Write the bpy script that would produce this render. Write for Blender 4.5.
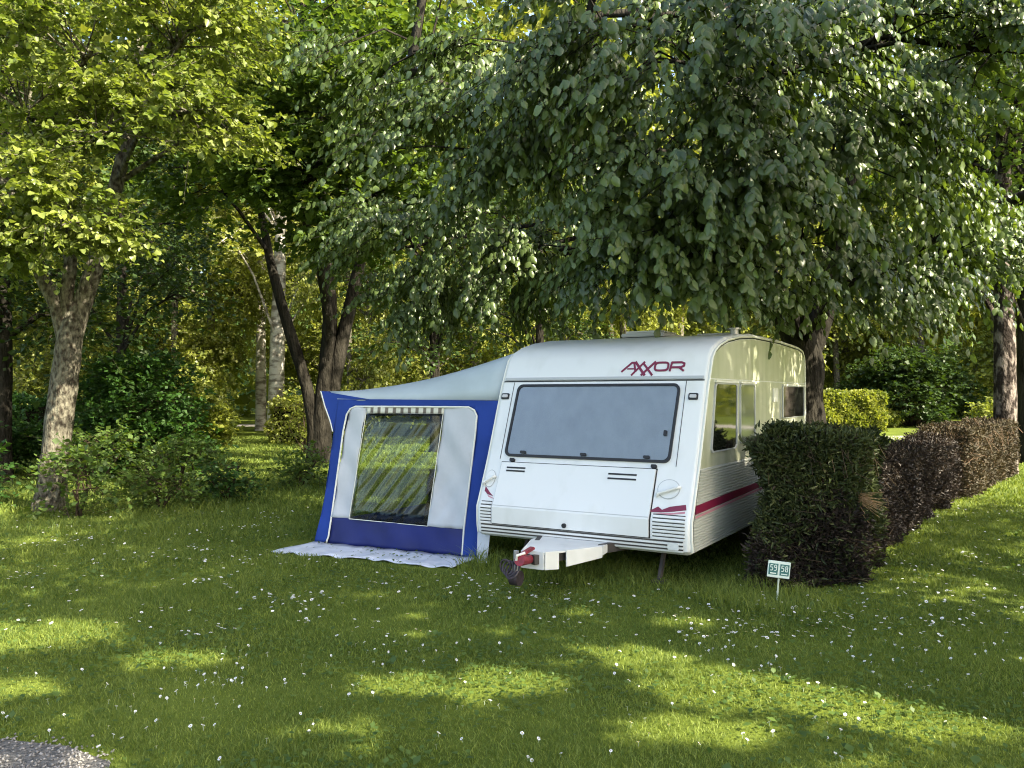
import bpy, bmesh, math, random
import numpy as np
from mathutils import Vector, Matrix
R = math.radians
random.seed(7); RNG = np.random.default_rng(11)
for o in list(bpy.data.objects): bpy.data.objects.remove(o)
S = bpy.context.scene; COL = S.collection

# ------------------------------------------------ camera, sky, sun, exposure
F, CX, HY, EYE = 837.0, 512.0, 395.0, 1.70
cd = bpy.data.cameras.new('camera'); cam = bpy.data.objects.new('camera', cd); COL.objects.link(cam)
cam.location = (0, 0, EYE); cam.rotation_euler = (R(90) + math.atan((HY-384)/F), 0, 0)
cd.sensor_width = 36; cd.lens = F/1024*36; cd.clip_end = 1000; cd.clip_start = .05
S.camera = cam
SUN_AZ, SUN_EL = 128, 40          # azimuth clockwise from +Y (view direction), so the sun stands to the right
w = bpy.data.worlds.new('World'); S.world = w; w.use_nodes = True
nt = w.node_tree; sky = nt.nodes.new('ShaderNodeTexSky'); sky.sky_type = 'NISHITA'; sky.sun_disc = False; sky.ozone_density = .6; sky.dust_density = 2.5
sky.sun_elevation = R(SUN_EL); sky.sun_rotation = R(SUN_AZ)
bg = nt.nodes['Background']; bg.inputs[1].default_value = .15
nt.links.new(sky.outputs[0], bg.inputs[0])
sd = bpy.data.lights.new('sun', 'SUN'); sd.energy = 5.0; sd.angle = R(.5); sd.color = (1, .93, .78)
sun = bpy.data.objects.new('sun', sd); COL.objects.link(sun)
sdir = Vector((math.sin(R(SUN_AZ))*math.cos(R(SUN_EL)), math.cos(R(SUN_AZ))*math.cos(R(SUN_EL)), math.sin(R(SUN_EL))))
sun.rotation_euler = sdir.to_track_quat('Z', 'Y').to_euler()
S.view_settings.view_transform = 'Standard'; S.view_settings.look = 'None'
S.view_settings.exposure = 1.9; S.view_settings.gamma = 1
S.view_settings.use_white_balance = True; S.view_settings.white_balance_temperature = 7000; S.view_settings.white_balance_tint = 10
S.cycles.filter_width = 1.1; S.cycles.max_bounces = 6; S.cycles.diffuse_bounces = 3; S.cycles.transparent_max_bounces = 8
S.cycles.transmission_bounces = 3; S.cycles.glossy_bounces = 3

def at(px, py, D): return np.array([(px-CX)/F*D, D, EYE+(HY-py)/F*D])

# ------------------------------------------------ materials
def mat(name, col, rough=.6, spec=.5, bump=0, bscale=20, bstretch=(1, 1, 1), var=0, vscale=3, col2=None, metal=0, coat=0, vstretch=(1, 1, 1), detail=6, lo=.35, hi=.65):
    m = bpy.data.materials.new(name); m.use_nodes = True; n = m.node_tree; p = n.nodes['Principled BSDF']
    p.inputs['Base Color'].default_value = (*col, 1); p.inputs['Roughness'].default_value = rough
    p.inputs['Specular IOR Level'].default_value = spec; p.inputs['Metallic'].default_value = metal
    p.inputs['Coat Weight'].default_value = coat
    tc = n.nodes.new('ShaderNodeTexCoord')
    if col2 is not None:
        mp = n.nodes.new('ShaderNodeMapping'); mp.inputs['Scale'].default_value = vstretch
        n.links.new(tc.outputs['Object'], mp.inputs[0])
        t = n.nodes.new('ShaderNodeTexNoise'); t.inputs['Scale'].default_value = vscale; t.inputs['Detail'].default_value = detail
        n.links.new(mp.outputs[0], t.inputs[0])
        r = n.nodes.new('ShaderNodeValToRGB'); r.color_ramp.elements[0].position = lo; r.color_ramp.elements[1].position = hi
        r.color_ramp.elements[0].color = (*col, 1); r.color_ramp.elements[1].color = (*col2, 1)
        n.links.new(t.outputs[0], r.inputs[0]); n.links.new(r.outputs[0], p.inputs['Base Color'])
    if bump:
        mp = n.nodes.new('ShaderNodeMapping'); mp.inputs['Scale'].default_value = bstretch
        n.links.new(tc.outputs['Object'], mp.inputs[0])
        t = n.nodes.new('ShaderNodeTexNoise'); t.inputs['Scale'].default_value = bscale; t.inputs['Detail'].default_value = 5
        n.links.new(mp.outputs[0], t.inputs[0])
        b = n.nodes.new('ShaderNodeBump'); b.inputs['Strength'].default_value = bump; b.inputs['Distance'].default_value = .02 if bump < .95 else .06
        n.links.new(t.outputs[0], b.inputs['Height']); n.links.new(b.outputs[0], p.inputs['Normal'])
    return m

def leafmat(name, c0, c1, trans=.35, rough=.5, spec=.4, tcol=None):
    """leaf: colour varies with each leaf's own age and kind ('tone'), part of the light passes through the blade"""
    m = bpy.data.materials.new(name); m.use_nodes = True; n = m.node_tree; p = n.nodes['Principled BSDF']
    out = n.nodes['Material Output']
    a = n.nodes.new('ShaderNodeAttribute'); a.attribute_name = 'tone'
    r = n.nodes.new('ShaderNodeValToRGB'); r.color_ramp.elements[0].color = (*c0, 1); r.color_ramp.elements[1].color = (*c1, 1)
    n.links.new(a.outputs['Fac'], r.inputs[0]); n.links.new(r.outputs[0], p.inputs['Base Color'])
    p.inputs['Roughness'].default_value = rough; p.inputs['Specular IOR Level'].default_value = spec
    t = n.nodes.new('ShaderNodeBsdfTranslucent'); mx = n.nodes.new('ShaderNodeMixShader'); mx.inputs[0].default_value = trans
    mm = n.nodes.new('ShaderNodeMix'); mm.data_type = 'RGBA'; mm.blend_type = 'MULTIPLY'; mm.inputs[0].default_value = 1
    mm.inputs[7].default_value = (*(tcol or (1.6, 1.5, .5)), 1)
    n.links.new(r.outputs[0], mm.inputs[6]); n.links.new(mm.outputs[2], t.inputs[0])
    n.links.new(p.outputs[0], mx.inputs[1]); n.links.new(t.outputs[0], mx.inputs[2]); n.links.new(mx.outputs[0], out.inputs[0])
    return m

M = {}
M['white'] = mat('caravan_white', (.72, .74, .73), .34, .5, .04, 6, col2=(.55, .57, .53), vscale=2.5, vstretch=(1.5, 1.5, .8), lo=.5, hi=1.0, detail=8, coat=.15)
M['white_side_bounce'] = mat('caravan_side_white_bounce', (.52, .53, .41), .35, .5, .03, 5, col2=(.38, .41, .28), vscale=2, vstretch=(3, 3, .4), detail=8)  # yellow-green bounce off grass and leaves is painted into the side's white
M['rib'] = mat('ribbed_sheet', (.46, .48, .44), .38, .5)
M['trim'] = mat('grey_trim', (.42, .44, .44), .4)
M['black'] = mat('black_rubber', (.012, .012, .013), .55)
M['chassis'] = mat('dark_chassis', (.03, .03, .03), .6, col2=(.06, .05, .045), vscale=8)
M['maroon'] = mat('maroon_decal', (.19, .012, .045), .4)
M['pink'] = mat('faded_pink_decal', (.50, .22, .27), .45)
M['red'] = mat('red_coupling', (.30, .02, .04), .5, col2=(.16, .02, .03), vscale=20)
M['blind'] = mat('silver_blind', (.48, .48, .47), .55, .3, .3, 5, (2, 1, .8), col2=(.56, .56, .54), vscale=5, vstretch=(1.6, 1, 1), lo=.3, hi=.7)
M['curtain'] = mat('pale_curtain', (.50, .52, .50), .8, .1, .3, 12, (6, 6, .3))
M['dark_glass'] = mat('dark_window', (.012, .014, .010), .04, .8, .02, 3)
M['metal'] = mat('galvanised', (.45, .46, .47), .4, metal=.7)
M['tyre'] = mat('tyre', (.02, .02, .02), .8)
M['steel'] = mat('wheel_steel', (.5, .5, .5), .4)
M['blue'] = mat('blue_canvas', (.017, .052, .27), .75, .2, .8, 3.5, (1, 1, .45), col2=(.012, .040, .20), vscale=2)
M['navy'] = mat('navy_mud_wall', (.010, .020, .14), .55, .35, .6, 3, (1.3, 1, .5), col2=(.009, .016, .10), vscale=3)
M['greycloth'] = mat('light_grey_canvas', (.50, .53, .56), .75, .2, .7, 2.6, (1.2, 1, .7), col2=(.44, .47, .50), vscale=3)
M['roofcloth'] = mat('pale_roof_canvas', (.42, .50, .53), .6, .3, .35, 1.6, (1, 1, 1), col2=(.36, .43, .45), vscale=2.5)
M['mudflap'] = mat('white_ground_flap', (.62, .66, .74), .5, .4, .8, 5, (1, 1, 1), col2=(.5, .54, .6), vscale=6)
M['piping'] = mat('white_piping', (.72, .73, .66), .5)
M['stripecloth'] = mat('striped_curtain_cloth', (.62, .60, .50), .8, .1)
M['sign'] = mat('sign_white', (.66, .75, .68), .5)
M['signgreen'] = mat('sign_green', (.03, .14, .13), .5)
M['stake'] = mat('pale_green_stake', (.45, .52, .40), .6)
M['petal'] = mat('daisy_petal', (.85, .86, .88), .6); M['yolk'] = mat('daisy_eye', (.75, .45, .03), .7)
M['bark'] = mat('grey_bark', (.04, .033, .025), .9, .1, 1, 16, (1.5, 1.5, .6), col2=(.20, .19, .145), vscale=16, vstretch=(1.2, 1.2, .7), lo=.36, hi=.66, detail=10)
M['barkdark'] = mat('dark_bark', (.010, .009, .007), .9, .1, 1, 14, (2, 2, .5), col2=(.036, .033, .026), vscale=4, vstretch=(2, 2, .5))
M['barkpale'] = mat('pale_bark', (.16, .14, .11), .85, .1, .9, 8, (1.2, 1.2, 1.6), col2=(.46, .44, .38), vscale=3.2, vstretch=(.8, .8, 1.8), lo=.38, hi=.55)
M['barkright'] = mat('rough_bark', (.025, .020, .017), .9, .1, 1, 14, (1.5, 1.5, .8), col2=(.20, .17, .15), vscale=4, vstretch=(2, 2, 1), lo=.48, hi=.62)
M['twig'] = mat('twig', (.05, .038, .025), .9, .1)
M['twigtan'] = mat('dead_twig', (.16, .11, .075), .9, .1)
M['L_lime'] = leafmat('leaf_lime', (.036, .066, .020), (.155, .22, .070), .34, .36, .6, (1.5, 1.5, .4))
M['L_yellow'] = leafmat('leaf_fresh_yellow_green', (.085, .13, .026), (.26, .30, .075), .40, .38, .5, (1.4, 1.45, .6))
M['L_mid'] = leafmat('leaf_mid_green', (.045, .09, .022), (.13, .20, .042), .38, .5, .35)
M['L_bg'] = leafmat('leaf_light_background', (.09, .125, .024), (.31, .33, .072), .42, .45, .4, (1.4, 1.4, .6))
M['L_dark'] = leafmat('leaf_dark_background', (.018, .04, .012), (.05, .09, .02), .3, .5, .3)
M['L_bush'] = leafmat('leaf_bush', (.022, .06, .014), (.05, .12, .022), .33, .5, .3)
M['L_conifer'] = leafmat('leaf_conifer_hedge', (.022, .036, .013), (.085, .105, .038), .15, .5, .3)
M['L_brown'] = leafmat('leaf_brown_hedge', (.014, .012, .010), (.065, .050, .042), .15, .5, .3, (1.2, 1, .8))
M['L_tan'] = leafmat('leaf_tan_hedge', (.030, .026, .016), (.095, .080, .046), .2, .6, .3, (1.2, 1, .7))
M['core'] = mat('hedge_heart', (.014, .013, .008), 1, 0)
M['corebrown'] = mat('hedge_heart_brown', (.02, .015, .011), 1, 0)
M['grass'] = leafmat('grass_blade', (.066, .116, .022), (.255, .310, .066), .35, .55, .25, (1.4, 1.35, .5))
M['soil'] = mat('lawn_soil', (.066, .092, .015), .95, .05, .8, 30, (1, 1, 1), col2=(.12, .155, .026), vscale=.8, detail=12)
M['lawnfar'] = M['soil']
M['gravel'] = mat('gravel', (.13, .125, .115), .95, .1, 1, 60, (1, 1, 1), col2=(.25, .24, .22), vscale=45, detail=4)
M['path'] = mat('pale_path', (.30, .28, .25), .9, .1, .4, 30, col2=(.42, .40, .36), vscale=4)

# ------------------------------------------------ mesh helpers
def link(name, me, m=None, parent=None):
    o = bpy.data.objects.new(name, me); COL.objects.link(o)
    if m is not None:
        for x in (m if isinstance(m, (list, tuple)) else [m]): me.materials.append(x)
    if parent is not None: o.parent = parent
    return o
def tag(o, label=None, cat=None, group=None, kind=None):
    for k, v in (('label', label), ('category', cat), ('group', group), ('kind', kind)):
        if v: o[k] = v
    return o
def empty(name, loc, rz=0):
    o = bpy.data.objects.new(name, None); o.empty_display_size = .2; COL.objects.link(o); o.location = loc; o.rotation_euler = (0, 0, rz); return o

class MB:
    def __init__(s): s.v = []; s.f = []; s.mi = []
    def add(s, vs, fs, mi=0):
        b = len(s.v); s.v += [tuple(map(float, p)) for p in vs]; s.f += [[b+i for i in q] for q in fs]; s.mi += [mi]*len(fs)
    def box(s, c, d, rot=None, mi=0):
        q = []
        for x in (-1, 1):
            for y in (-1, 1):
                for z in (-1, 1):
                    p = Vector((x*d[0]/2, y*d[1]/2, z*d[2]/2))
                    if rot is not None: p = rot @ p
                    q.append(p+Vector(c))
        s.add(q, [(0, 1, 3, 2), (4, 6, 7, 5), (0, 4, 5, 1), (2, 3, 7, 6), (0, 2, 6, 4), (1, 5, 7, 3)], mi)
    def bar(s, a, b, wd, mi=0):
        a = Vector(a); b = Vector(b); d = b-a; q = d.to_track_quat('Z', 'Y').to_matrix()
        s.box((a+b)/2, (wd[0], wd[1], d.length), q, mi)
    def tube(s, pts, rad, n=10, mi=0, cap=True, wob=0):
        pts = [Vector(p) for p in pts]; k = len(pts)
        if not hasattr(rad, '__len__'): rad = [rad]*k
        vs = []; up = None
        for i, p in enumerate(pts):
            t = (pts[min(i+1, k-1)]-pts[max(i-1, 0)]).normalized()
            if up is None: up = Vector((1, 0, 0)) if abs(t.x) < .8 else Vector((0, 1, 0))
            up = (up-t*up.dot(t)).normalized(); sd_ = t.cross(up)
            for j in range(n):
                a = 2*math.pi*j/n; r = rad[i]*(1+(random.uniform(-wob, wob) if wob else 0))
                vs.append(p+(up*math.cos(a)+sd_*math.sin(a))*r)
        fs = [(i*n+j, i*n+(j+1) % n, (i+1)*n+(j+1) % n, (i+1)*n+j) for i in range(k-1) for j in range(n)]
        if cap: fs += [tuple(range(n))[::-1], tuple((k-1)*n+j for j in range(n))]
        s.add(vs, fs, mi)
    def slab(s, outer, dirv, th, mi=0):
        """closed plate from a 3D outline, thickened by dirv*th"""
        n = len(outer); d = Vector(dirv).normalized()*th
        vs = [Vector(p) for p in outer]+[Vector(p)+d for p in outer]
        s.add(vs, [tuple(range(n)), tuple(range(2*n-1, n-1, -1))]+[(i, (i+1) % n, n+(i+1) % n, n+i) for i in range(n)], mi)
    def build(s, name, m, parent=None, smooth=False, ang=35, bevel=0):
        me = bpy.data.meshes.new(name); me.from_pydata(s.v, [], s.f); me.update()
        bm = bmesh.new(); bm.from_mesh(me)
        bm.faces.ensure_lookup_table()
        for i, f in enumerate(bm.faces): f.material_index = s.mi[i]
        bmesh.ops.recalc_face_normals(bm, faces=bm.faces)
        if bevel:
            es = [e for e in bm.edges if len(e.link_faces) == 2 and e.calc_face_angle(0) > .6]
            bmesh.ops.bevel(bm, geom=es, offset=bevel, segments=2, affect='EDGES', clamp_overlap=True)
        bm.to_mesh(me); bm.free()
        if smooth or bevel:
            me.polygons.foreach_set('use_smooth', [True]*len(me.polygons)); me.set_sharp_from_angle(angle=R(ang))
        return link(name, me, m, parent)

def fast_mesh(name, V, Fq, tone=None, smooth=False):
    """V (n,3) verts, Fq (m,k) faces with k corners each"""
    me = bpy.data.meshes.new(name); V = np.ascontiguousarray(V, np.float32); k = Fq.shape[1]; m = len(Fq)
    me.vertices.add(len(V)); me.vertices.foreach_set('co', V.ravel())
    me.loops.add(m*k); me.loops.foreach_set('vertex_index', np.ascontiguousarray(Fq, np.int32).ravel())
    me.polygons.add(m); me.polygons.foreach_set('loop_start', np.arange(0, m*k, k, dtype=np.int32))
    if smooth: me.polygons.foreach_set('use_smooth', np.ones(m, bool))
    if tone is not None:
        a = me.attributes.new('tone', 'FLOAT', 'POINT'); a.data.foreach_set('value', np.ascontiguousarray(tone, np.float32))
    me.update(calc_edges=True)
    return me

def nrm(a): return a/np.maximum(np.linalg.norm(a, axis=1, keepdims=True), 1e-9)
def leaves(name, P, D, N, size, tone, wide=.8, fold=.22, simple=False):
    """P leaf base, D direction to the tip, N blade normal"""
    D = nrm(D); N = nrm(N-D*(N*D).sum(1, keepdims=True)); Sx = np.cross(D, N); s = size[:, None]; n = len(P)
    if simple:
        V = np.stack([P, P+D*s*.5+Sx*s*wide*.5+N*s*fold*.4, P+D*s, P+D*s*.5-Sx*s*wide*.5+N*s*fold*.4], 1).reshape(-1, 3)
        Fq = np.arange(n*4).reshape(n, 4); return fast_mesh(name, V, Fq, np.repeat(tone, 4))
    if wide < 0:      # full ovate blade: base, mid rib, tip and three points on each edge, tip hanging
        h = -wide*.5; dn = -N*s
        V = np.stack([P, P+D*s*.5, P+D*s+dn*.28] + [P+D*s*t+sg*Sx*s*h*k-N*s*(fold*k-.02)+dn*.28*t*t for sg in (1, -1) for t, k in ((.14, .72), (.45, 1.0), (.80, .56))], 1).reshape(-1, 3)
        b = np.arange(n)[:, None]*9
        Fq = np.concatenate([b+np.array([f]) for f in ((0, 3, 4, 1), (1, 4, 5, 2), (0, 1, 7, 6), (1, 2, 8, 7))], 0)
        return fast_mesh(name, V, Fq, np.repeat(tone, 9))
    h = wide*.5
    V = np.stack([P, P+D*s*.28+Sx*s*h+N*s*fold, P+D*s*.68+Sx*s*h*.75+N*s*fold*.5, P+D*s-N*s*fold*.5,
                  P+D*s*.68-Sx*s*h*.75+N*s*fold*.5, P+D*s*.28-Sx*s*h+N*s*fold], 1).reshape(-1, 3)
    b = np.arange(n)[:, None]*6
    Fq = np.concatenate([b+np.array([[0, 1, 2, 3]]), b+np.array([[0, 3, 4, 5]])], 0)
    return fast_mesh(name, V, Fq, np.repeat(tone, 6))

def sticks(A, B, ra, rb):
    """many thin three-sided tapered twigs as arrays"""
    d = nrm(B-A); u = nrm(np.cross(d, np.array([[.3, .2, .93]]))); v = np.cross(d, u); out = []
    for P, r in ((A, ra), (B, rb)):
        for k in range(3):
            a = 2*math.pi*k/3; out.append(P+(u*math.cos(a)+v*math.sin(a))*r[:, None])
    V = np.stack(out, 1).reshape(-1, 3); b = np.arange(len(A))[:, None]*6
    Fq = np.concatenate([b+np.array([[k, (k+1) % 3, 3+(k+1) % 3, 3+k]]) for k in range(3)], 0)
    return V, Fq

def stick_mesh(name, A, B, ra, rb):
    V, Fq = sticks(A, B, ra, rb); return fast_mesh(name, V, Fq)

def spray_leaves(bases, dirs, nleaf, L, size, droop, rng, spread=.5, hang=.5, face=0):
    """leaves set alternately along twigs; returns P,D,N,size and twig ends"""
    n = len(bases); dirs = nrm(dirs)
    t = (np.arange(nleaf)+.6)/nleaf
    P = bases[:, None, :]+dirs[:, None, :]*(t[None, :, None]*L[:, None, None])
    P[:, :, 2] -= droop*(t[None, :]**2)*L[:, None]
    side = nrm(np.cross(dirs, np.array([[0, 0, 1.0]]))+1e-4)
    sg = np.where(np.arange(nleaf) % 2 == 0, 1., -1.)
    D = dirs[:, None, :]*.6+side[:, None, :]*sg[None, :, None]*.8+rng.normal(0, spread, (n, nleaf, 3))
    D[:, :, 2] -= hang
    N = np.zeros((n, nleaf, 3)); N[:, :, 2] = 1; N += rng.normal(0, .45 if not face else .38, N.shape)
    if face:
        hd = dirs*np.array([1, 1, 0]); N += face*hd[:, None, :]+.35*side[:, None, :]*sg[None, :, None]; N[:, :, 2] -= .45
    s = size*rng.uniform(.5, 1.3, (n, nleaf))*rng.uniform(.8, 1.15, (n, 1))
    P = P+rng.normal(0, .012, P.shape)
    end = bases+dirs*L[:, None]; end[:, 2] -= droop*L
    return P.reshape(-1, 3), D.reshape(-1, 3), N.reshape(-1, 3), s.ravel(), end

def crown_data(blobs, origin_fn, rng, nsec, nspray, nleaf, L, size, droop=.4, hang=.5, wide=.8, clump=.35, simple=False, tone_off=0, shell=.55, face=0):
    """blobs: (cx,cy,cz, rx,ry,rz). Limbs run from origin_fn(centre) into each blob, side branches to its
    skin, leafy twigs round their ends. Returns (leaf mesh args, twig arrays)."""
    A = []; B = []; ra = []; rb = []; bases = []; dirs = []; tones = []
    for bl in blobs:
        c = np.array(bl[:3], float); r = np.array(bl[3:6], float); dens = bl[6] if len(bl) > 6 else 1
        o = np.array(origin_fn(c), float)
        # limb
        mid = (o+c)/2+np.array([0, 0, .12*np.linalg.norm(c-o)])+rng.normal(0, .15, 3)
        lr = .018+.012*np.linalg.norm(r)
        pts = [o, mid, c]
        A += [o, mid]; B += [mid, c]; ra += [lr*1.7, lr*1.2]; rb += [lr*1.2, lr*.7]
        ns = max(3, int(nsec*dens))
        for k in range(ns):
            d = rng.normal(0, 1, 3); d /= np.linalg.norm(d)
            q = c+d*r*(rng.uniform(shell, 1)**.6)
            t = rng.uniform(.5, 1); s0 = mid+(c-mid)*t
            m1 = (s0+q)/2+np.array([0, 0, .1*np.linalg.norm(q-s0)])+rng.normal(0, .06, 3)
            A += [s0, m1]; B += [m1, q]; ra += [lr*.45, lr*.3]; rb += [lr*.3, .006]
            tn = rng.normal(0, .13)
            m = max(2, int(nspray*rng.uniform(.6, 1.4)))
            tt = rng.uniform(.35, 1.05, m)[:, None]
            bp = m1+(q-m1)*tt+rng.normal(0, clump, (m, 3))*np.array([1, 1, .55])
            dd = (bp-s0); dd = dd/np.maximum(np.linalg.norm(dd, axis=1, keepdims=True), .01)+rng.normal(0, .45, (m, 3)); dd[:, 2] *= .5
            bases.append(bp); dirs.append(dd); tones.append(np.full(m, tn))
    bases = np.concatenate(bases); dirs = np.concatenate(dirs); tn = np.concatenate(tones)
    Ls = L*rng.uniform(.6, 1.3, len(bases))
    P, D, N, s, end = spray_leaves(bases, dirs, nleaf, Ls, size, droop, rng, hang=hang, face=face, spread=.5 if not face else .28)
    tone = np.clip(np.repeat(tn, nleaf)+rng.normal(.45+tone_off, .16, len(P)), 0, 1)
    A = np.array(A+list(bases)); B = np.array(B+list(end))
    ra = np.array(ra+[.006]*len(bases)); rb = np.array(rb+[.002]*len(bases))
    return (P, D, N, s, tone), (A, B, ra, rb)

def trunk_mesh(mb, pts, rad, n=14, sub=4):
    """smooth tapered stem through pts with small irregularities"""
    P = [np.array(p, float) for p in pts]; Q = []; RR = []
    for i in range(len(P)-1):
        p0 = P[max(i-1, 0)]; p1 = P[i]; p2 = P[i+1]; p3 = P[min(i+2, len(P)-1)]
        for k in range(sub):
            t = k/sub; Q.append(.5*((2*p1)+(-p0+p2)*t+(2*p0-5*p1+4*p2-p3)*t*t+(-p0+3*p1-3*p2+p3)*t**3)); RR.append(rad[i]+(rad[i+1]-rad[i])*t)
    Q.append(P[-1]); RR.append(rad[-1])
    mb.tube(Q, RR, n, wob=.07)

# holes cut in the added shade trees so sun flecks land here: x, y, rx, ry
GAPS = [(-3.5, 5.9, .9, .55), (-.35, 4.95, .75, .30), (1.5, 4.9, 1.0, .42), (2.3, 4.45, .8, .35), (.9, 5.5, .5, .3), (.8, 4.3, .5, .25), (-2.2, 5.4, .5, .25), (.3, 6.55, .3, .15), (-3.0, 4.9, .5, .25), (-1.0, 4.3, .35, .15), (1.3, 6.3, .35, .2), (3.4, 5.2, .4, .3)]
def in_gap(Pw, rng):
    t = Pw[:, 2]/sdir.z; x = Pw[:, 0]-sdir.x*t; y = Pw[:, 1]-sdir.y*t; m = np.zeros(len(Pw), bool)
    for gx, gy, rx, ry in GAPS:
        m |= ((x-gx)/rx)**2+((y-gy)/ry)**2 < rng.uniform(.6, 1.3, len(Pw))
    return m
def make_tree(name, label, cat, base, stems, blobs, rng, bark, leaf, group=None, gaps=False, **kw):
    """stems: list of (points, radii) in coordinates relative to base; blobs relative too"""
    t = tag(empty(name, tuple(base)), label, cat, group)
    mb = MB()
    for pts, rad in stems: trunk_mesh(mb, pts, rad)
    mb.build('trunk', bark, t, smooth=True, ang=60)
    allp = [np.array(p, float) for pts, _ in stems for p in pts[1:]]
    def of(c):
        ps = [p for p in allp if p[2] < c[2]+.3] or allp
        return min(ps, key=lambda p: np.linalg.norm(p-c)+max(0, 1.2-p[2])*3)
    (P, D, N, s, tone), (A, B, ra, rb) = crown_data(blobs, of, rng, **kw)
    if gaps:
        k = ~in_gap(P+np.array(base), rng); P, D, N, s, tone = P[k], D[k], N[k], s[k], tone[k]
        k = ~(in_gap(A+np.array(base), rng) | in_gap(B+np.array(base), rng)) | (ra > .03); A, B, ra, rb = A[k], B[k], ra[k], rb[k]
    link('branches', stick_mesh('branches', A, B, ra, rb), bark, t)
    link('crown', leaves('crown', P, D, N, s, tone, wide=kw.get('wide', .8), simple=kw.get('simple', False)), leaf, t)
    return t

def copy_tree(t, loc, rz, sc, label=None, leaf=None):
    c = t.copy(); COL.objects.link(c); c.location = loc; c.rotation_euler = (0, 0, rz); c.scale = (sc[0], sc[0], sc[1])
    if label: c['label'] = label
    for ch in t.children:
        d = ch.copy(); COL.objects.link(d); d.parent = c
        if leaf is not None and ch.name.startswith('crown'):
            d.material_slots[0].link = 'OBJECT'; d.material_slots[0].material = leaf
    return c

# ------------------------------------------------ ground
def sheet(name, pts, z, m, kind='structure'):
    me = bpy.data.meshes.new(name); me.from_pydata([(x, y, z) for x, y in pts], [], [tuple(range(len(pts)))]); me.update()
    return tag(link(name, me, m), kind=kind)
sheet('lawn', [(-300, -200), (300, -200), (300, 300), (-300, 300)], 0, M['soil'])
# wooded hillside closing the view
def hillside():
    mb = MB(); n = 60; rows = [(115, 0), (135, 8), (160, 20), (190, 30), (215, 34)]
    vs = []
    for d, z in rows:
        for i in range(n+1):
            a = R(-75+150*i/n); k = 1+.05*math.sin(i*.7+z); vs.append((math.sin(a)*d*k, math.cos(a)*d*k, z*(1+.12*math.sin(i*.5))-.3))
    fs = [(r*(n+1)+i, r*(n+1)+i+1, (r+1)*(n+1)+i+1, (r+1)*(n+1)+i) for r in range(len(rows)-1) for i in range(n)]
    mb.add(vs, fs); o = mb.build('hillside', mat('wooded_hill', (.02, .04, .012), 1, 0, 1, .5, col2=(.05, .08, .02), vscale=.4), smooth=True)
    tag(o, kind='structure')
hillside()
grav = [(-14, 3.9), (-4.0, 4.18), (-2.6, 4.16), (-2.15, 4.06), (-1.85, 3.88), (-1.75, 3.6), (-1.5, 3.0), (-1.6, 1.5), (-14, 1.5)]
sheet('gravel_road', grav, .008, M['gravel'])
sheet('path_distant', [(-60, 43), (-8, 45.5), (-8, 49), (-60, 47)], .006, M['path'])
sheet('path_right', [(5, 31.5), (40, 33), (40, 36), (5, 34.2)], .006, M['path'])

# ------------------------------------------------ caravan
CARO = (.587, 7.766, 0); CARR = R(-31)
prof = [(.06, .31), (.01, .345), (0, .40), (0, .60), (.03, .66), (.2, 1.06), (.47, 1.79), (.50, 1.85), (.545, 1.95), (.60, 2.06), (.68, 2.14), (.85, 2.21), (1.1, 2.268), (1.5, 2.32), (2, 2.355), (3.2, 2.36), (4.2, 2.335), (4.45, 2.30), (4.56, 2.22), (4.62, 2.05), (4.62, .40), (4.58, .31)]
def fs(z):
    q = prof[:12]
    for (s0, z0), (s1, z1) in zip(q, q[1:]):
        if z <= z1: return s0+(s1-s0)*(z-z0)/(z1-z0)
    return q[-1][0]
def fp(x, z, off=0):
    """point on the caravan's front skin, pushed outwards by off"""
    dz = .01; t = Vector((0, fs(z+dz)-fs(z-dz), 2*dz)).normalized(); n = Vector((0, -t.z, t.y))
    return Vector((x, fs(z), z))+n*off
car = tag(empty('caravan', CARO, CARR), 'white touring caravan with maroon lettering and silver blind in its big front window', 'caravan')
def car_body():
    bm = bmesh.new(); W = 1.10
    L_ = [bm.verts.new((-W, y, z)) for y, z in prof]; R_ = [bm.verts.new((W, y, z)) for y, z in prof]
    n = len(prof); bm.faces.new(L_); bm.faces.new(R_[::-1])
    for i in range(n): bm.faces.new((L_[i], R_[i], R_[(i+1) % n], L_[(i+1) % n]))
    bmesh.ops.recalc_face_normals(bm, faces=bm.faces)
    es = [e for e in bm.edges if abs(abs(e.verts[0].co.x)-W) < 1e-5 and abs(e.verts[0].co.x-e.verts[1].co.x) < 1e-5]
    bmesh.ops.bevel(bm, geom=es, offset=.045, segments=4, affect='EDGES', profile=.5)
    me = bpy.data.meshes.new('body_shell'); bm.to_mesh(me); bm.free()
    me.polygons.foreach_set('use_smooth', [True]*len(me.polygons)); me.set_sharp_from_angle(angle=R(32))
    return link('body_shell', me, M['white'], car)
car_body()

def front_strip(mb, x0, x1, z0, z1, o0, o1, mi=0, nz=8):
    zs = sorted(set([z0, z1]+[z for _, z in prof[:12] if z0 < z < z1]+[z0+(z1-z0)*i/nz for i in range(nz+1)]))
    vs = []
    for z in zs: vs += [fp(x0, z, o0), fp(x1, z, o0), fp(x0, z, o1), fp(x1, z, o1)]
    k = len(zs); f = []
    for i in range(k-1):
        a = i*4; b = a+4
        f += [(a+2, a+3, b+3, b+2), (a, b, b+1, a+1), (a, a+2, b+2, b), (a+1, b+1, b+3, a+3)]
    f += [(0, 1, 3, 2), ((k-1)*4, (k-1)*4+2, (k-1)*4+3, (k-1)*4+1)]
    mb.add(vs, f, mi)

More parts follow.
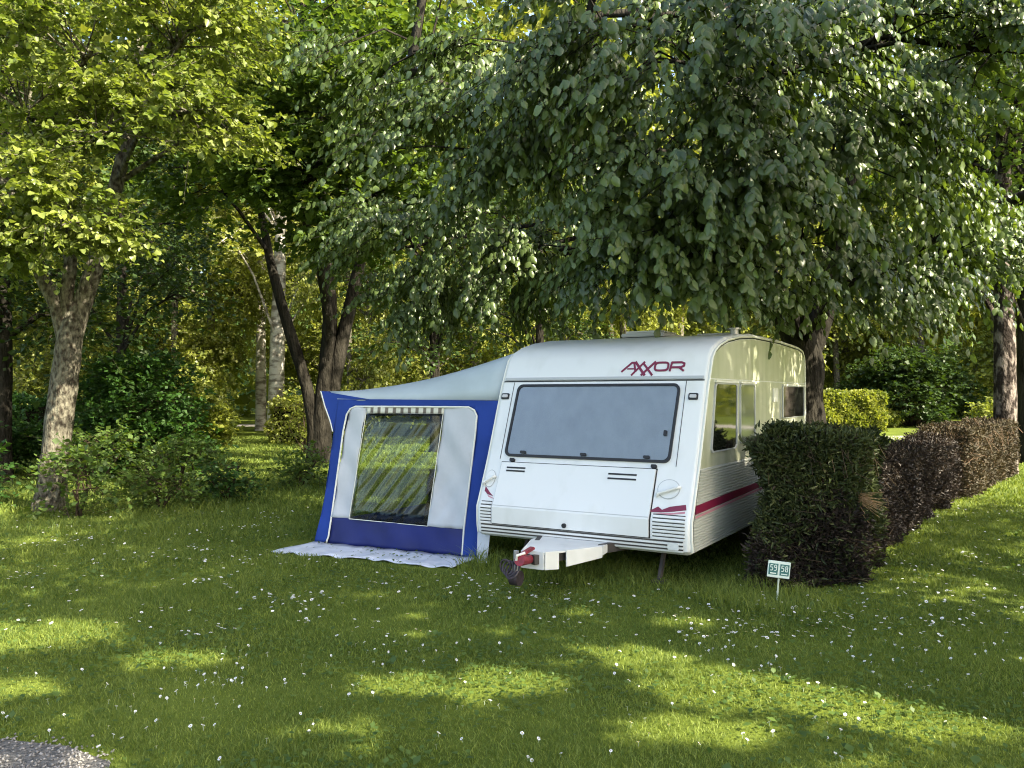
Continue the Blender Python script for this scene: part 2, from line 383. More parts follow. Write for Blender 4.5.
def rrect(x0, x1, z0, z1, r, x0b=None, x1b=None, n=5):
    """rounded outline, optionally wider at the bottom"""
    x0b = x0 if x0b is None else x0b; x1b = x1 if x1b is None else x1b
    c = [(x1, z1, 0), (x0, z1, 90), (x0b, z0, 180), (x1b, z0, 270)]; out = []
    for (x, z, a) in c:
        sx = -1 if a in (0, 270) else 1; sz = -1 if a in (0, 90) else 1
        for i in range(n+1):
            t = R(a+90*i/n); out.append((x+sx*r+r*math.cos(t), z+sz*r+r*math.sin(t)))
    return out
def front_plate(mb, out, o0, o1, mi=0):
    n = len(out)
    vs = [fp(x, z, o0) for x, z in out]+[fp(x, z, o1) for x, z in out]
    mb.add(vs, [tuple(range(n)), tuple(range(2*n-1, n-1, -1))]+[(i, (i+1) % n, n+(i+1) % n, n+i) for i in range(n)], mi)
def front_ring(mb, out, inn, o0, o1, mi=0):
    n = len(out)
    vs = [fp(x, z, o0) for x, z in out]+[fp(x, z, o1) for x, z in out]+[fp(x, z, o1) for x, z in inn]+[fp(x, z, o0) for x, z in inn]
    f = []
    for i in range(n):
        j = (i+1) % n; f += [(i, j, n+j, n+i), (n+i, n+j, 2*n+j, 2*n+i), (2*n+i, 2*n+j, 3*n+j, 3*n+i)]
    mb.add(vs, f, mi)

# front window
fw = MB(); front_ring(fw, rrect(-.885, .855, 1.085, 1.80, .06, -.895, .845), rrect(-.862, .832, 1.108, 1.780, .05, -.872, .822), .002, .022)
win = fw.build('front_window', M['black'], car, smooth=True)
b = MB(); front_plate(b, rrect(-.87, .84, 1.10, 1.787, .05, -.88, .83), .003, .006); b.build('blind', M['blind'], win)
gl = bpy.data.materials.new('acrylic_pane'); gl.use_nodes = True; n_ = gl.node_tree; n_.nodes.remove(n_.nodes['Principled BSDF'])
t_ = n_.nodes.new('ShaderNodeBsdfTransparent'); t_.inputs[0].default_value = (.9, .93, .95, 1)
g_ = n_.nodes.new('ShaderNodeBsdfGlossy'); g_.inputs['Roughness'].default_value = .12; g_.inputs[0].default_value = (.8, .8, .8, 1)
lw = n_.nodes.new('ShaderNodeFresnel'); lw.inputs[0].default_value = 1.55; mx = n_.nodes.new('ShaderNodeMixShader')
n_.links.new(lw.outputs[0], mx.inputs[0]); n_.links.new(t_.outputs[0], mx.inputs[1]); n_.links.new(g_.outputs[0], mx.inputs[2]); n_.links.new(mx.outputs[0], n_.nodes['Material Output'].inputs[0])
b = MB(); front_plate(b, rrect(-.87, .84, 1.10, 1.787, .05, -.88, .83), .014, .017); b.build('pane', gl, win)
for x in (-.68, -.02, .62): b = MB(); front_plate(b, rrect(x-.03, x+.03, 1.115, 1.14, .008), .017, .032); b.build('catch', M['black'], win)
b = MB(); front_plate(b, rrect(.755, .785, 1.32, 1.37, .008), .017, .032); b.build('catch', M['black'], win)
# trim under the roof panel
b = MB(); front_strip(b, -1.06, 1.06, 1.845, 1.875, .001, .012, 0, 2); b.build('front_seam_trim', M['trim'], car, bevel=.003)
b = MB(); front_strip(b, -1.07, 1.07, 1.832, 1.842, .001, .005, 0, 1)
front_strip(b, .90, .905, 1.06, 1.83, .001, .004); front_strip(b, -.945, -.94, 1.06, 1.83, .001, .004); b.build('front_panel_joint', M['black'], car)
# gas locker lid
b = MB(); front_strip(b, -.915, .735, .437, 1.035, .001, .004); b.build('locker_gap', M['black'], car)
lid = MB(); front_strip(lid, -.905, .723, .447, 1.025, .004, .018, nz=10); lid = lid.build('locker_lid', M['white'], car, smooth=True, ang=14)
b = MB(); front_strip(b, -.90, .715, .612, .618, .018, .020, 0, 1); b.build('lid_crease', M['trim'], lid)
b = MB(); p = fp(-.107, .485, .018); b.tube([p, p+Vector((0, -.018, 0))], .022, 12); b.build('lock', M['black'], lid)
b = MB()
for x0, x1, z in ((-.83, -.62, .975), (-.83, -.62, .945), (.27, .55, .965), (.27, .55, .925)):
    b = MB(); front_strip(b, x0, x1, z-.007, z+.007, .018, .024, 0, 2); b.build('vent_slot', M['black'], lid)
for x in (-.79, .70):
    b = MB(); front_plate(b, rrect(x-.025, x+.025, 1.035, 1.065, .008), .002, .03); b.build('lid_hinge', M['black'], car)
# ribs of the lower front
rb = MB()
for i in range(7):
    z = .437+i*.031
    front_strip(rb, .755, 1.05, z, z+.020, .001, .012, 0, 1); front_strip(rb, -1.05, -.925, z, z+.020, .001, .012, 0, 1)
for z in (.335, .368, .401): front_strip(rb, -1.035, 1.035, z, z+.020, .001, .010, 0, 1)
rb.build('front_rib', M['white'], car, bevel=.003)
rb = MB()
for i in range(7):
    z = .437+i*.031+.021
    front_strip(rb, .755, 1.05, z, z+.010, .0005, .002, 0, 1); front_strip(rb, -1.05, -.925, z, z+.010, .0005, .002, 0, 1)
for z in (.357, .390, .423, .325): front_strip(rb, -1.035, 1.035, z, z+.011, .0005, .0125 if z != .325 else .003, 0, 1)
rb.build('rib_groove', M['chassis'], car)
b = MB(); front_plate(b, rrect(.90, 1.0, .36, .42, .01), .012, .02); b.build('number_plate_blank', M['white'], car)
# position lamps, round-ended grab handles with recess
for x, nm in ((.985, 1), (-1.02, -1)):
    b = MB(); front_plate(b, rrect(x-.045, x+.045, 1.655, 1.715, .012), .001, .012); lm = b.build('marker_light', M['black'], car)
    b = MB(); front_plate(b, rrect(x-.03, x+.032, 1.67, 1.70, .008), .012, .022); b.build('lens', mat('lens_clear', (.5, .5, .5), .15), lm)
for x, sx in ((.865, 1), (-1.005, .55)):
    b = MB(); o = [(x+math.cos(a)*.105*sx, .865+math.sin(a)*.085) for a in [2*math.pi*i/20 for i in range(20)]]
    front_plate(b, o, .001, .004); hp = b.build('grab_handle', M['trim'], car)
    b = MB(); o = [(x+math.cos(a)*.098*sx, .865+math.sin(a)*.078) for a in [2*math.pi*i/20 for i in range(20)]]
    front_plate(b, o, .0045, .008); b.build('recess_plate', M['white'], hp)
    b = MB(); b.tube([fp(x-.10*sx, .80, .008), fp(x-.085*sx, .815, .035), fp(x+.085*sx, .875, .035), fp(x+.105*sx, .885, .008)], .014, 8); b.build('grip', M['white'], hp, smooth=True)

# maroon lettering AXXOR
def ribbon(mb, pts, wd, closed=False, fpf=None, o0=.002, o1=.005):
    n = len(pts)
    for i in range(n if closed else n-1):
        a = np.array(pts[i]); c = np.array(pts[(i+1) % n]); d = c-a; l = np.hypot(*d)
        if l < 1e-6: continue
        u = d/l; q = np.array([-u[1], u[0]])*wd/2; e = u*wd*.25
        out = [a-q-e, c-q+e, c+q+e, a+q-e]
        vs = [fpf(x, z, o0+i*.00004) for x, z in out]+[fpf(x, z, o1+i*.00004) for x, z in out]
        mb.add(vs, [(0, 1, 2, 3), (7, 6, 5, 4), (0, 4, 5, 1), (1, 5, 6, 2), (2, 6, 7, 3), (3, 7, 4, 0)])
X0, Z0, U, Hh = .235, 1.925, .63, .085      # left, baseline, total width, cap height
def T(x, z): return (X0+x*U, Z0+z*Hh)
strokes = [([T(0, 0), T(.145, 1), T(.18, 1), T(.225, 0)], .020, 0), ([T(.09, .3), T(.215, .3)], .012, 0),
           ([T(.205, 1.06), T(.38, -.42)], .024, 0), ([T(.35, 1.06), T(.17, -.42)], .018, 0),
                      ([T(.33, .95), T(.50, -.42)], .020, 0), ([T(.525, 1.04), T(.33, -.42)], .020, 0)]
oo = [T(.535+.10+.105*math.copysign(abs(math.cos(a))**.55, math.cos(a)), .5+.45*math.copysign(abs(math.sin(a))**.55, math.sin(a))) for a in [2*math.pi*i/24 for i in range(24)]]
strokes += [(oo, .018, 1), ([T(.775, 0), T(.79, .93), T(.94, .93), T(.985, .80), T(.985, .55), T(.94, .38), T(.80, .38)], .018, 0), ([T(.91, .38), T(.985, 0)], .018, 0)]
b = MB()
for k, (pt, wd, cl) in enumerate(strokes): ribbon(b, pt, wd, cl, fp, .002, .0045+.0006*k)
b.build('lettering', M['maroon'], car)
# little winged marks low on the front corners
b = MB()
front_plate(b, [(.70, .665), (.79, .715), (.83, .690), (.90, .72), (1.04, .745), (1.05, .70), (.93, .68), (.82, .667)], .001, .004); b.build('side_flash', M['maroon'], car)
b = MB(); front_plate(b, [(-1.04, .745), (-1.04, .79), (-.99, .745), (-.93, .70), (-1.0, .715)], .001, .004); b.build('side_flash', M['maroon'], car)
b = MB(); front_plate(b, [(.745, .658), (.84, .663), (.94, .672), (1.04, .688), (1.04, .672), (.90, .652)], .001, .0035); b.build('side_flash', M['pink'], car)
b = MB(); front_plate(b, [(-1.0, .71), (-.94, .69), (-.91, .675), (-.98, .69)], .001, .0035); b.build('side_flash', M['pink'], car)

# side walls (both sides): ribbed lower sheet, seam, edge rail, windows
def side_pt(sx, y, z, off): return (sx*(1.10+off), y, z)
def panel_outline(z0, z1, y1, inset=.06):
    zs = np.linspace(z0, z1, 9); return [(fs(z)+inset, z) for z in zs]+[(y1, z1), (y1, z0)]
for sx in (1, -1):
    b = MB(); n = 27; z0, z1 = .335, 1.035; ring = []
    for i in range(n):
        za = z0+(z1-z0)*i/n; h = (z1-z0)/n
        ring += [(za, .002), (za+h*.12, .002), (za+h*.35, .015), (za+h*.8, .015)]
    ring.append((z1, .002)); vs = []
    for z, off in ring: vs += [side_pt(sx, fs(z)+.06, z, off), side_pt(sx, 4.56, z, off)]
    b.add(vs, [(2*i, 2*i+1, 2*i+3, 2*i+2) for i in range(len(ring)-1)])
    b.build('ribbed_side_sheet', M['rib'], car)
    for nm, za, zb, m_, off in (('side_panel', 1.045, 1.845, M['white_side_bounce'], .006), ('upper_side_panel', 1.858, 2.02, M['white_side_bounce'], .006)):
        pass
    b = MB(); o = panel_outline(1.045, 1.845, 4.56); b.slab([side_pt(sx, y, z, .001) for y, z in o], (sx, 0, 0), .006); b.build('side_panel', M['white_side_bounce'], car)
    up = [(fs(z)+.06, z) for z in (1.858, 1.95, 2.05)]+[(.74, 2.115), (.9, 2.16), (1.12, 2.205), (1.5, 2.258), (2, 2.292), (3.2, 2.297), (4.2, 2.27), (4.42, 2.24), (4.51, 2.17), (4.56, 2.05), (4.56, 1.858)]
    b = MB(); b.slab([side_pt(sx, y, z, .001) for y, z in up], (sx, 0, 0), .006); b.build('upper_side_panel', M['white_side_bounce'], car)
    b = MB(); pp = [(fs(z)+.028, z) for z in (.34, .45, .6, .66, .85, 1.06, 1.4, 1.79, 1.85, 1.95, 2.05)]+[(.70, 2.115), (.86, 2.178), (1.1, 2.235), (1.5, 2.288), (2, 2.322), (3.2, 2.327), (4.2, 2.30), (4.44, 2.27), (4.55, 2.19), (4.59, 2.05), (4.59, .36)]
    b.tube([side_pt(sx, y, z, .004) for y, z in pp], .012, 6); b.build('edge_rail', M['piping'], car, smooth=True)
    b = MB(); b.tube([side_pt(sx, y+(.017 if i < 11 else 0), z-(0 if i < 11 or i > 18 else .018), .003) for i, (y, z) in enumerate(pp[:-2])], .006, 5); b.build('rail_gasket', M['black'], car)
    # stripe
    b = MB(); b.slab([side_pt(sx, y, z, .0155) for y, z in ((.09, .660), (.10, .735), (.9, .75), (2.2, .765), (4.5, .78), (4.5, .72), (2.2, .70), (.9, .675))], (sx, 0, 0), .002); b.build('side_stripe', M['maroon'], car)
    b = MB(); b.slab([side_pt(sx, y, z, .0155) for y, z in ((.09, .625), (.09, .645), (.9, .665), (2.2, .69), (4.5, .71), (4.5, .70), (2.2, .67))], (sx, 0, 0), .0015); b.build('side_stripe', M['pink'], car)
    # windows
    def side_win(poly, glass, name='side_window'):
        pc = np.mean(poly, axis=0); n = len(poly)
        inn = [tuple(pc+(np.array(q)-pc)*np.array([.93, .96])) for q in poly]
        fb = MB(); vs = [side_pt(sx, y, z, .007) for y, z in poly]+[side_pt(sx, y, z, .022) for y, z in poly]+[side_pt(sx, y, z, .022) for y, z in inn]+[side_pt(sx, y, z, .007) for y, z in inn]
        f = []
        for i in range(n):
            j = (i+1) % n; f += [(i, j, n+j, n+i), (n+i, n+j, 2*n+j, 2*n+i), (2*n+i, 2*n+j, 3*n+j, 3*n+i)]
        fb.add(vs, f); fr = fb.build(name, M['trim'], car)
        g = MB(); g.slab([side_pt(sx, y, z, .008) for y, z in inn], (sx, 0, 0), .008); g.build('pane', glass, fr)
        g = MB(); yt = [q for q in poly]; y0 = min(q[0] for q in poly if q[1] > 1.6); y1 = max(q[0] for q in poly)
        g.box((sx*1.116, (y0+y1)/2, max(q[1] for q in poly)+.012), (.03, y1-y0, .018)); g.build('gutter_strip', M['piping'], fr)
    side_win([(.56, 1.17), (1.31, 1.17), (1.36, 1.20), (1.385, 1.80), (1.34, 1.815), (.70, 1.815), (.665, 1.79), (.53, 1.20)], M['dark_glass'])
    side_win([(1.50, 1.21), (2.03, 1.21), (2.05, 1.24), (2.05, 1.79), (2.03, 1.815), (1.50, 1.815), (1.48, 1.79), (1.48, 1.24)], mat('netted_window', (.13, .15, .13), .06, .7))
    side_win([(3.30, 1.42), (4.46, 1.42), (4.48, 1.44), (4.48, 1.79), (4.46, 1.81), (3.30, 1.81), (3.28, 1.79), (3.28, 1.44)], M['dark_glass'])
    b = MB(); b.box((sx*1.112, 2.95, 1.70), (.012, .22, .16)); b.build('side_vent', M['piping'], car, bevel=.003)
    for k in range(1):
        b = MB(); b.box((sx*1.112, 3.18, 1.10), (.008, .008, 1.35)); b.build('door_joint', M['trim'], car)
# roof lights, vent and flue
for x, y, wx, wy in ((.0, 1.9, .44, .50), (.55, 2.6, .42, .40), (.10, 3.6, .42, .42)):
    zt = 2.355
    b = MB(); b.box((x, y, zt+.004), (wx+.06, wy+.06, .04)); sk = b.build('roof_light', M['trim'], car, bevel=.01)
    b = MB(); b.box((x, y, zt+.034), (wx, wy, .032)); b.build('dome', mat('skylight_dome', (.62, .66, .68), .25), sk, bevel=.018)
b = MB(); b.tube([(.82, 2.3, 2.34), (.82, 2.3, 2.43)], .05, 12); fl = b.build('flue', M['metal'], car, smooth=True)
b = MB(); b.tube([(.82, 2.3, 2.43), (.82, 2.3, 2.445)], .075, 12); b.build('flue_cap', M['metal'], fl)
# chassis, wheels, steadies, drawbar
b = MB()
for x in (-.45, .45): b.bar((x, .2, .34), (x, 4.4, .34), (.05, .09))
b.bar((-1.0, 2.55, .32), (1.0, 2.55, .32), (.07, .07)); b.build('chassis', M['chassis'], car)
for x in (-.93, .93):
    b = MB(); b.tube([(x-.08, 2.55, .31), (x-.06, 2.55, .31), (x+.06, 2.55, .31), (x+.08, 2.55, .31)], [.27, .30, .30, .27], 28); wh = b.build('wheel', M['tyre'], car, smooth=True)
    b = MB(); b.tube([(x-.085, 2.55, .31), (x+.085, 2.55, .31)], .19, 24); b.build('rim', M['steel'], wh)
for x in (-.72, .72):
    for y, dy in ((.42, -.16), (4.2, .16)):
        b = MB(); b.bar((x, y, .34), (x, y+dy, .02), (.03, .05)); st = b.build('corner_steady', M['chassis'], car)
        b = MB(); b.box((x, y+dy, .014), (.12, .12, .02)); b.build('foot', M['chassis'], st)
b = MB()
for sx in (-1, 1): b.bar((sx*.45, .2, .33), (sx*.03, -.85, .32), (.045, .08))
b.build('drawbar', M['chassis'], car)
fz0, fz1 = .235, .365
b = MB(); tp = [(-.11, -.80, fz1+.01), (.11, -.80, fz1+.01), (.36, -.20, fz1), (.34, .02, fz1), (-.34, .02, fz1), (-.36, -.20, fz1)]
b.slab(tp, (0, 0, -1), .015)
def skirt(a, c, za, zb, z0a, z0b, th=.012):
    a = Vector((*a, 0)); c = Vector((*c, 0)); n = (c-a).cross(Vector((0, 0, 1))).normalized()
    b.slab([(a.x, a.y, z0a), (c.x, c.y, z0b), (c.x, c.y, zb), (a.x, a.y, za)], n, th)
skirt((.11, -.80), (.17, -.66), fz1+.02, fz1+.015, fz0, fz0-.01)
skirt((.20, -.585), (.36, -.20), fz1+.01, fz1, fz0+.0, fz0+.03)
skirt((.36, -.20), (.34, .02), fz1, fz1, fz0+.05, fz0+.06)
skirt((-.11, -.80), (-.36, -.20), fz1+.02, fz1, fz0, fz0+.04); skirt((-.11, -.80), (.11, -.80), fz1+.02, fz1+.02, fz0, fz0)
b.build('hitch_cover', M['white'], car, bevel=.004)
b = MB(); b.tube([(0, -.80, .32), (0, -.96, .33), (0, -1.02, .345)], [.035, .04, .05], 10); hc = b.build('coupling', M['red'], car, smooth=True)
b = MB(); b.bar((0, -.98, .385), (0, -.80, .41), (.05, .025)); b.build('coupling_handle', M['red'], hc, bevel=.006)
b = MB(); b.tube([(-.03, -1.02, .34), (-.02, -1.03, .38), (.03, -.98, .40)], .012, 8); b.build('white_clip', M['piping'], hc)
b = MB(); b.tube([(-.14, -.84, .10), (-.14, -.84, .38)], .022, 10); jw = b.build('jockey_wheel', M['metal'], car)
jm = mat('purple_cable', (.018, .015, .02), .5, col2=(.05, .035, .045), vscale=30)
b = MB(); b.tube([(-.18, -.84, .15), (-.10, -.84, .15)], .065, 18); b.build('tyre', jm, jw, smooth=True)
b = MB()
for k in range(4): b.tube([(-.16+.05*math.cos(a)+k*.025, -.98+.02*math.sin(a)*k, .27+.055*math.sin(a)-.01*k) for a in [2*math.pi*i/14 for i in range(15)]], .009, 6)
b.build('coiled_cable', jm, car, smooth=True)

# ------------------------------------------------ awning
def ay(x, z): return .347+.078*x+.113*z
def ap(x, z, off=0): return Vector((x, ay(x, z)-off, z))
aw = tag(empty('awning', CARO, CARR), 'blue and grey canvas porch awning with a clear front window beside the white caravan', 'awning')
def cloth(name, polys, m, par, off=0, th=.003, wr=.007, cell=.045, seed=1):
    """cloth from outlines in the awning's front plane: cut into small cells and rippled"""
    bm = bmesh.new()
    for o in polys:
        bm.faces.new([bm.verts.new((x, 0, z)) for x, z in o])
    xs = [x for o in polys for x, _ in o]; zs = [z for o in polys for _, z in o]
    for ax, lo, hi in ((0, min(xs), max(xs)), (2, min(zs), max(zs))):
        k = lo+cell
        while k < hi-1e-3:
            no = [0, 0, 0]; no[ax] = 1; co = [0, 0, 0]; co[ax] = k
            bmesh.ops.bisect_plane(bm, geom=bm.verts[:]+bm.edges[:]+bm.faces[:], plane_co=co, plane_no=no); k += cell
    for v in bm.verts:
        x, z = v.co.x, v.co.z
        r = wr*(math.sin(x*9+z*3+seed)+.6*math.sin(x*4-z*7+seed*2)+.5*math.sin(z*13+x*17))
        r += wr*.55*math.sin((x*1.5-z*1.1)*19+seed+2*math.sin(z*3))*max(0, math.sin(x*2.3+z*1.9+seed))
        v.co = ap(x, z, off+r)
    me = bpy.data.meshes.new(name); bm.to_mesh(me); bm.free()
    me.polygons.foreach_set('use_smooth', [True]*len(me.polygons))
    o = link(name, me, m, par); s = o.modifiers.new('thick', 'SOLIDIFY'); s.thickness = th; return o
fwall = cloth('front_wall', [[(-3.36, .02), (-3.24, .8), (-3.215, 1.28), (-3.19, 1.655), (-2.3, 1.65), (-1.06, 1.64), (-1.08, .5), (-1.20, .34), (-1.22, .02), (-1.43, .02), (-1.43, .30), (-1.36, 1.30), (-1.36, 1.49), (-1.43, 1.565), (-2.96, 1.565), (-3.04, 1.50), (-3.07, 1.3), (-3.14, .32), (-3.19, .02)]], M['blue'], aw)
cloth('mud_wall', [[(-3.19, .02), (-3.14, .32), (-1.43, .30), (-1.43, .02)]], M['navy'], fwall, wr=.012, seed=3)
cloth('side_curtain_panel', [[(-3.14, .32), (-3.07, 1.3), (-3.04, 1.50), (-2.96, 1.565), (-2.78, 1.565), (-2.90, .315)]], M['greycloth'], fwall, wr=.017, seed=4)
cloth('side_curtain_panel', [[(-1.87, .305), (-1.765, 1.565), (-1.43, 1.565), (-1.36, 1.49), (-1.36, 1.30), (-1.43, .30)]], M['greycloth'], fwall, wr=.017, seed=5)
M['plainfilm'] = bpy.data.materials.new('plain_film'); M['plainfilm'].use_nodes = True; n = M['plainfilm'].node_tree; n.nodes.remove(n.nodes['Principled BSDF']); tr = n.nodes.new('ShaderNodeBsdfTransparent'); tr.inputs[0].default_value = (.9, .93, .9, 1); n.links.new(tr.outputs[0], n.nodes['Material Output'].inputs[0])
# striped curtain valance
m = M['stripecloth']; n = m.node_tree; tc = n.nodes.new('ShaderNodeTexCoord'); wv = n.nodes.new('ShaderNodeTexWave'); wv.inputs['Scale'].default_value = 3.2; wv.inputs['Distortion'].default_value = .6
rp = n.nodes.new('ShaderNodeValToRGB'); rp.color_ramp.elements[0].color = (.60, .60, .52, 1); rp.color_ramp.elements[1].color = (.17, .15, .13, 1); rp.color_ramp.elements[0].position = .5; rp.color_ramp.elements[1].position = .75
n.links.new(tc.outputs['Object'], wv.inputs[0]); n.links.new(wv.outputs[0], rp.inputs[0]); n.links.new(rp.outputs[0], n.nodes['Principled BSDF'].inputs[0])
cloth('striped_curtain', [[(-2.78, 1.495), (-2.78, 1.565), (-1.765, 1.565), (-1.77, 1.495)]], M['stripecloth'], fwall, cell=.03, seed=2)
# clear film window with creases
film = bpy.data.materials.new('clear_film'); film.use_nodes = True; n = film.node_tree; n.nodes.remove(n.nodes['Principled BSDF'])
tr = n.nodes.new('ShaderNodeBsdfTransparent'); tr.inputs[0].default_value = (.80, .84, .78, 1)
gs = n.nodes.new('ShaderNodeBsdfGlossy'); gs.inputs['Roughness'].default_value = .12; gs.inputs[0].default_value = (.95, .97, 1, 1)
fr = n.nodes.new('ShaderNodeFresnel'); fr.inputs[0].default_value = 1.4
tc = n.nodes.new('ShaderNodeTexCoord'); mp = n.nodes.new('ShaderNodeMapping'); mp.inputs['Scale'].default_value = (2.2, 1, .30); m0 = n.nodes.new('ShaderNodeMapping'); m0.inputs['Rotation'].default_value = (0, R(-38), 0); n.links.new(tc.outputs['Object'], m0.inputs[0])
tn = n.nodes.new('ShaderNodeTexNoise'); tn.inputs['Scale'].default_value = 3.4; tn.inputs['Detail'].default_value = 1.5
bp = n.nodes.new('ShaderNodeBump'); bp.inputs['Strength'].default_value = .42; bp.inputs['Distance'].default_value = .09
mx = n.nodes.new('ShaderNodeMixShader')
n.links.new(m0.outputs[0], mp.inputs[0]); n.links.new(mp.outputs[0], tn.inputs[0]); n.links.new(tn.outputs[0], bp.inputs['Height'])
n.links.new(bp.outputs[0], gs.inputs['Normal']); n.links.new(bp.outputs[0], fr.inputs['Normal'])
n.links.new(fr.outputs[0], mx.inputs[0]); n.links.new(tr.outputs[0], mx.inputs[1]); n.links.new(gs.outputs[0], mx.inputs[2]); n.links.new(mx.outputs[0], n.nodes['Material Output'].inputs[0])
cloth('clear_window', [[(-2.90, .315), (-2.78, 1.497), (-1.77, 1.497), (-1.87, .305)]], film, fwall, off=.002, th=.001, wr=.004, cell=.12)
b = MB()
b.tube([ap(x, z, .012) for x, z in ((-3.20, -.0), (-3.165, .1), (-3.145, .32), (-3.075, 1.3), (-3.045, 1.48), (-3.0, 1.545), (-2.93, 1.57), (-2, 1.572), (-1.46, 1.572), (-1.39, 1.54), (-1.355, 1.48), (-1.36, 1.3), (-1.425, .30), (-1.425, .04))], .010, 6)
b.tube([ap(x, z, .010) for x, z in ((-2.90, .315), (-2.78, 1.497), (-1.77, 1.497), (-1.87, .305), (-2.90, .315))], .005, 5)
b.build('piping', M['piping'], fwall, smooth=True)
b = MB(); b.tube([ap(-3.20, .0, .02), ap(-3.18, .05, .03), ap(-3.23, -.0, .05)], .008, 5); b.build('tie_down', M['black'], fwall)
# roof: from the caravan's rail to the outer eave
def roof():
    rail = [(y, z) for y, z in ((.50, 1.645), (.53, 1.80), (.58, 1.95), (.66, 2.08), (.85, 2.17), (1.1, 2.22), (1.6, 2.27), (2.4, 2.30), (3.2, 2.30))]
    n = len(rail); K = 12; vs = []
    for i, (y, z) in enumerate(rail):
        t = i/(n-1)
        ye = .275+ (0 if i == 0 else .02+ .10*(i if i < 5 else 0)) if i < 5 else .6+(y-.85)*1.0
        A_ = np.array([-1.105, y, z]); E_ = np.array([-3.44+.12*t if i else -3.20, ye, 1.745 if i else 1.655])
        for k in range(K+1):
            u = k/K; p = A_*(1-u)+E_*u; p[2] -= (.07*math.sin(math.pi*u)*(.25+.75*min(1, i/3)) if i else 0); vs.append(p)
    mb = MB(); mb.add(vs, [(i*(K+1)+k, i*(K+1)+k+1, (i+1)*(K+1)+k+1, (i+1)*(K+1)+k) for i in range(n-1) for k in range(K)])
    o = mb.build('awning_roof', M['roofcloth'], aw, smooth=True, ang=80); s = o.modifiers.new('thick', 'SOLIDIFY'); s.thickness = .004
roof()
# outer side wall and rear wall with big clear windows; corner wing
def wallplane(name, P0, P1, h0, h1, m, frac=(.10, .90, .22, .90), top=(0, 0)):
    P0 = Vector(P0); P1 = Vector(P1)
    def q(u, v): p = P0.lerp(P1, u); return Vector((p.x+top[0]*v*(1-u), p.y+top[1]*v*(1-u), 0))+Vector((0, 0, (h0+(h1-h0)*u)*v))
    a, c, d, e = frac; mb = MB()
    for o in ([(0, 0), (1, 0), (1, d), (0, d)], [(0, e), (1, e), (1, 1), (0, 1)], [(0, d), (a, d), (a, e), (0, e)], [(c, d), (1, d), (1, e), (c, e)]):
        mb.add([q(u, v) for u, v in o], [(0, 1, 2, 3)])
    w_ = mb.build(name, m, aw); s = w_.modifiers.new('t', 'SOLIDIFY'); s.thickness = .003
    mb = MB(); mb.add([q(u, v) for u, v in ((a, d), (c, d), (c, e), (a, e))], [(0, 1, 2, 3)]); mb.build('clear_window', M['plainfilm'], w_)
wallplane('side_wall', (-3.34, .12, 0), (-3.2, 2.75, 0), 1.64, 1.72, M['blue'], (.06, .94, .15, .95), (.14, .17))
wallplane('rear_wall', (-3.2, 2.75, 0), (-1.12, 2.9, 0), 1.72, 2.2, M['blue'], (.08, .9, .25, .8))
b = MB(); tipv = Vector((-3.455, .272, 1.745))
b.add([ap(-3.19, 1.655, .004), tipv, Vector((-3.34, .26, 1.50)), ap(-3.225, 1.28, .004), Vector((-3.40, .9, 1.73)), Vector((-3.25, .8, 1.3)), ap(-2.75, 1.652, .006)],
      [(0, 1, 2, 3), (1, 4, 5, 2), (2, 5, 3), (0, 6, 1)]); wg = b.build('corner_wing', M['blue'], aw); s = wg.modifiers.new('t', 'SOLIDIFY'); s.thickness = .004
b = MB(); b.tube([tipv, (-3.38, .262, 1.57), (-3.285, .25, 1.40), ap(-3.225, 1.28, .012)], .008, 5); b.build('piping', M['piping'], wg)
b = MB()
for p0, p1 in (((-3.17, .16, .02), (-3.15, .30, 1.64)), ((-3.15, .30, 1.64), (-1.15, .50, 1.63)), ((-3.2, 2.7, .02), (-3.2, 2.7, 1.7)), ((-3.16, .3, 1.66), (-3.2, 2.7, 1.7))): b.tube([p0, p1], .013, 8)
b.build('pole', M['metal'], aw)
b = MB(); b.slab([(-1.20, .16, .0), (-1.09, .18, .0), (-1.06, .20, .34), (-1.20, .18, .36)], (0, 1, 0), .006); b.build('draught_strip', M['mudflap'], aw)
# ground flap spread on the grass, rumpled
def flap():
    K = 46; vs = []; rng = random.Random(4)
    for k in range(K+1):
        u = k/K; x = -3.36+(2.14)*u; y = .347+.078*x-.02
        out = .14*(1-u)+.46
        out *= 1+.07*math.sin(u*9)+.035*math.sin(u*31+1)
        xo = x-(.02*(1-u)**3 if u < 1 else 0)
        for j in range(6):
            t = j/5; z = .02*(1-t)**1.5+.012+.010*math.sin(u*37+t*3)*t+.005*math.sin(u*61-t*6)
            vs.append((x+(xo-x)*t, y-out*t, z if j else .03+.005*math.sin(u*40)))
    mb = MB(); mb.add(vs, [(k*6+j, k*6+j+1, (k+1)*6+j+1, (k+1)*6+j) for k in range(K) for j in range(5)])
    o = mb.build('ground_flap', M['mudflap'], aw, smooth=True, ang=80); s = o.modifiers.new('t', 'SOLIDIFY'); s.thickness = .004
flap()

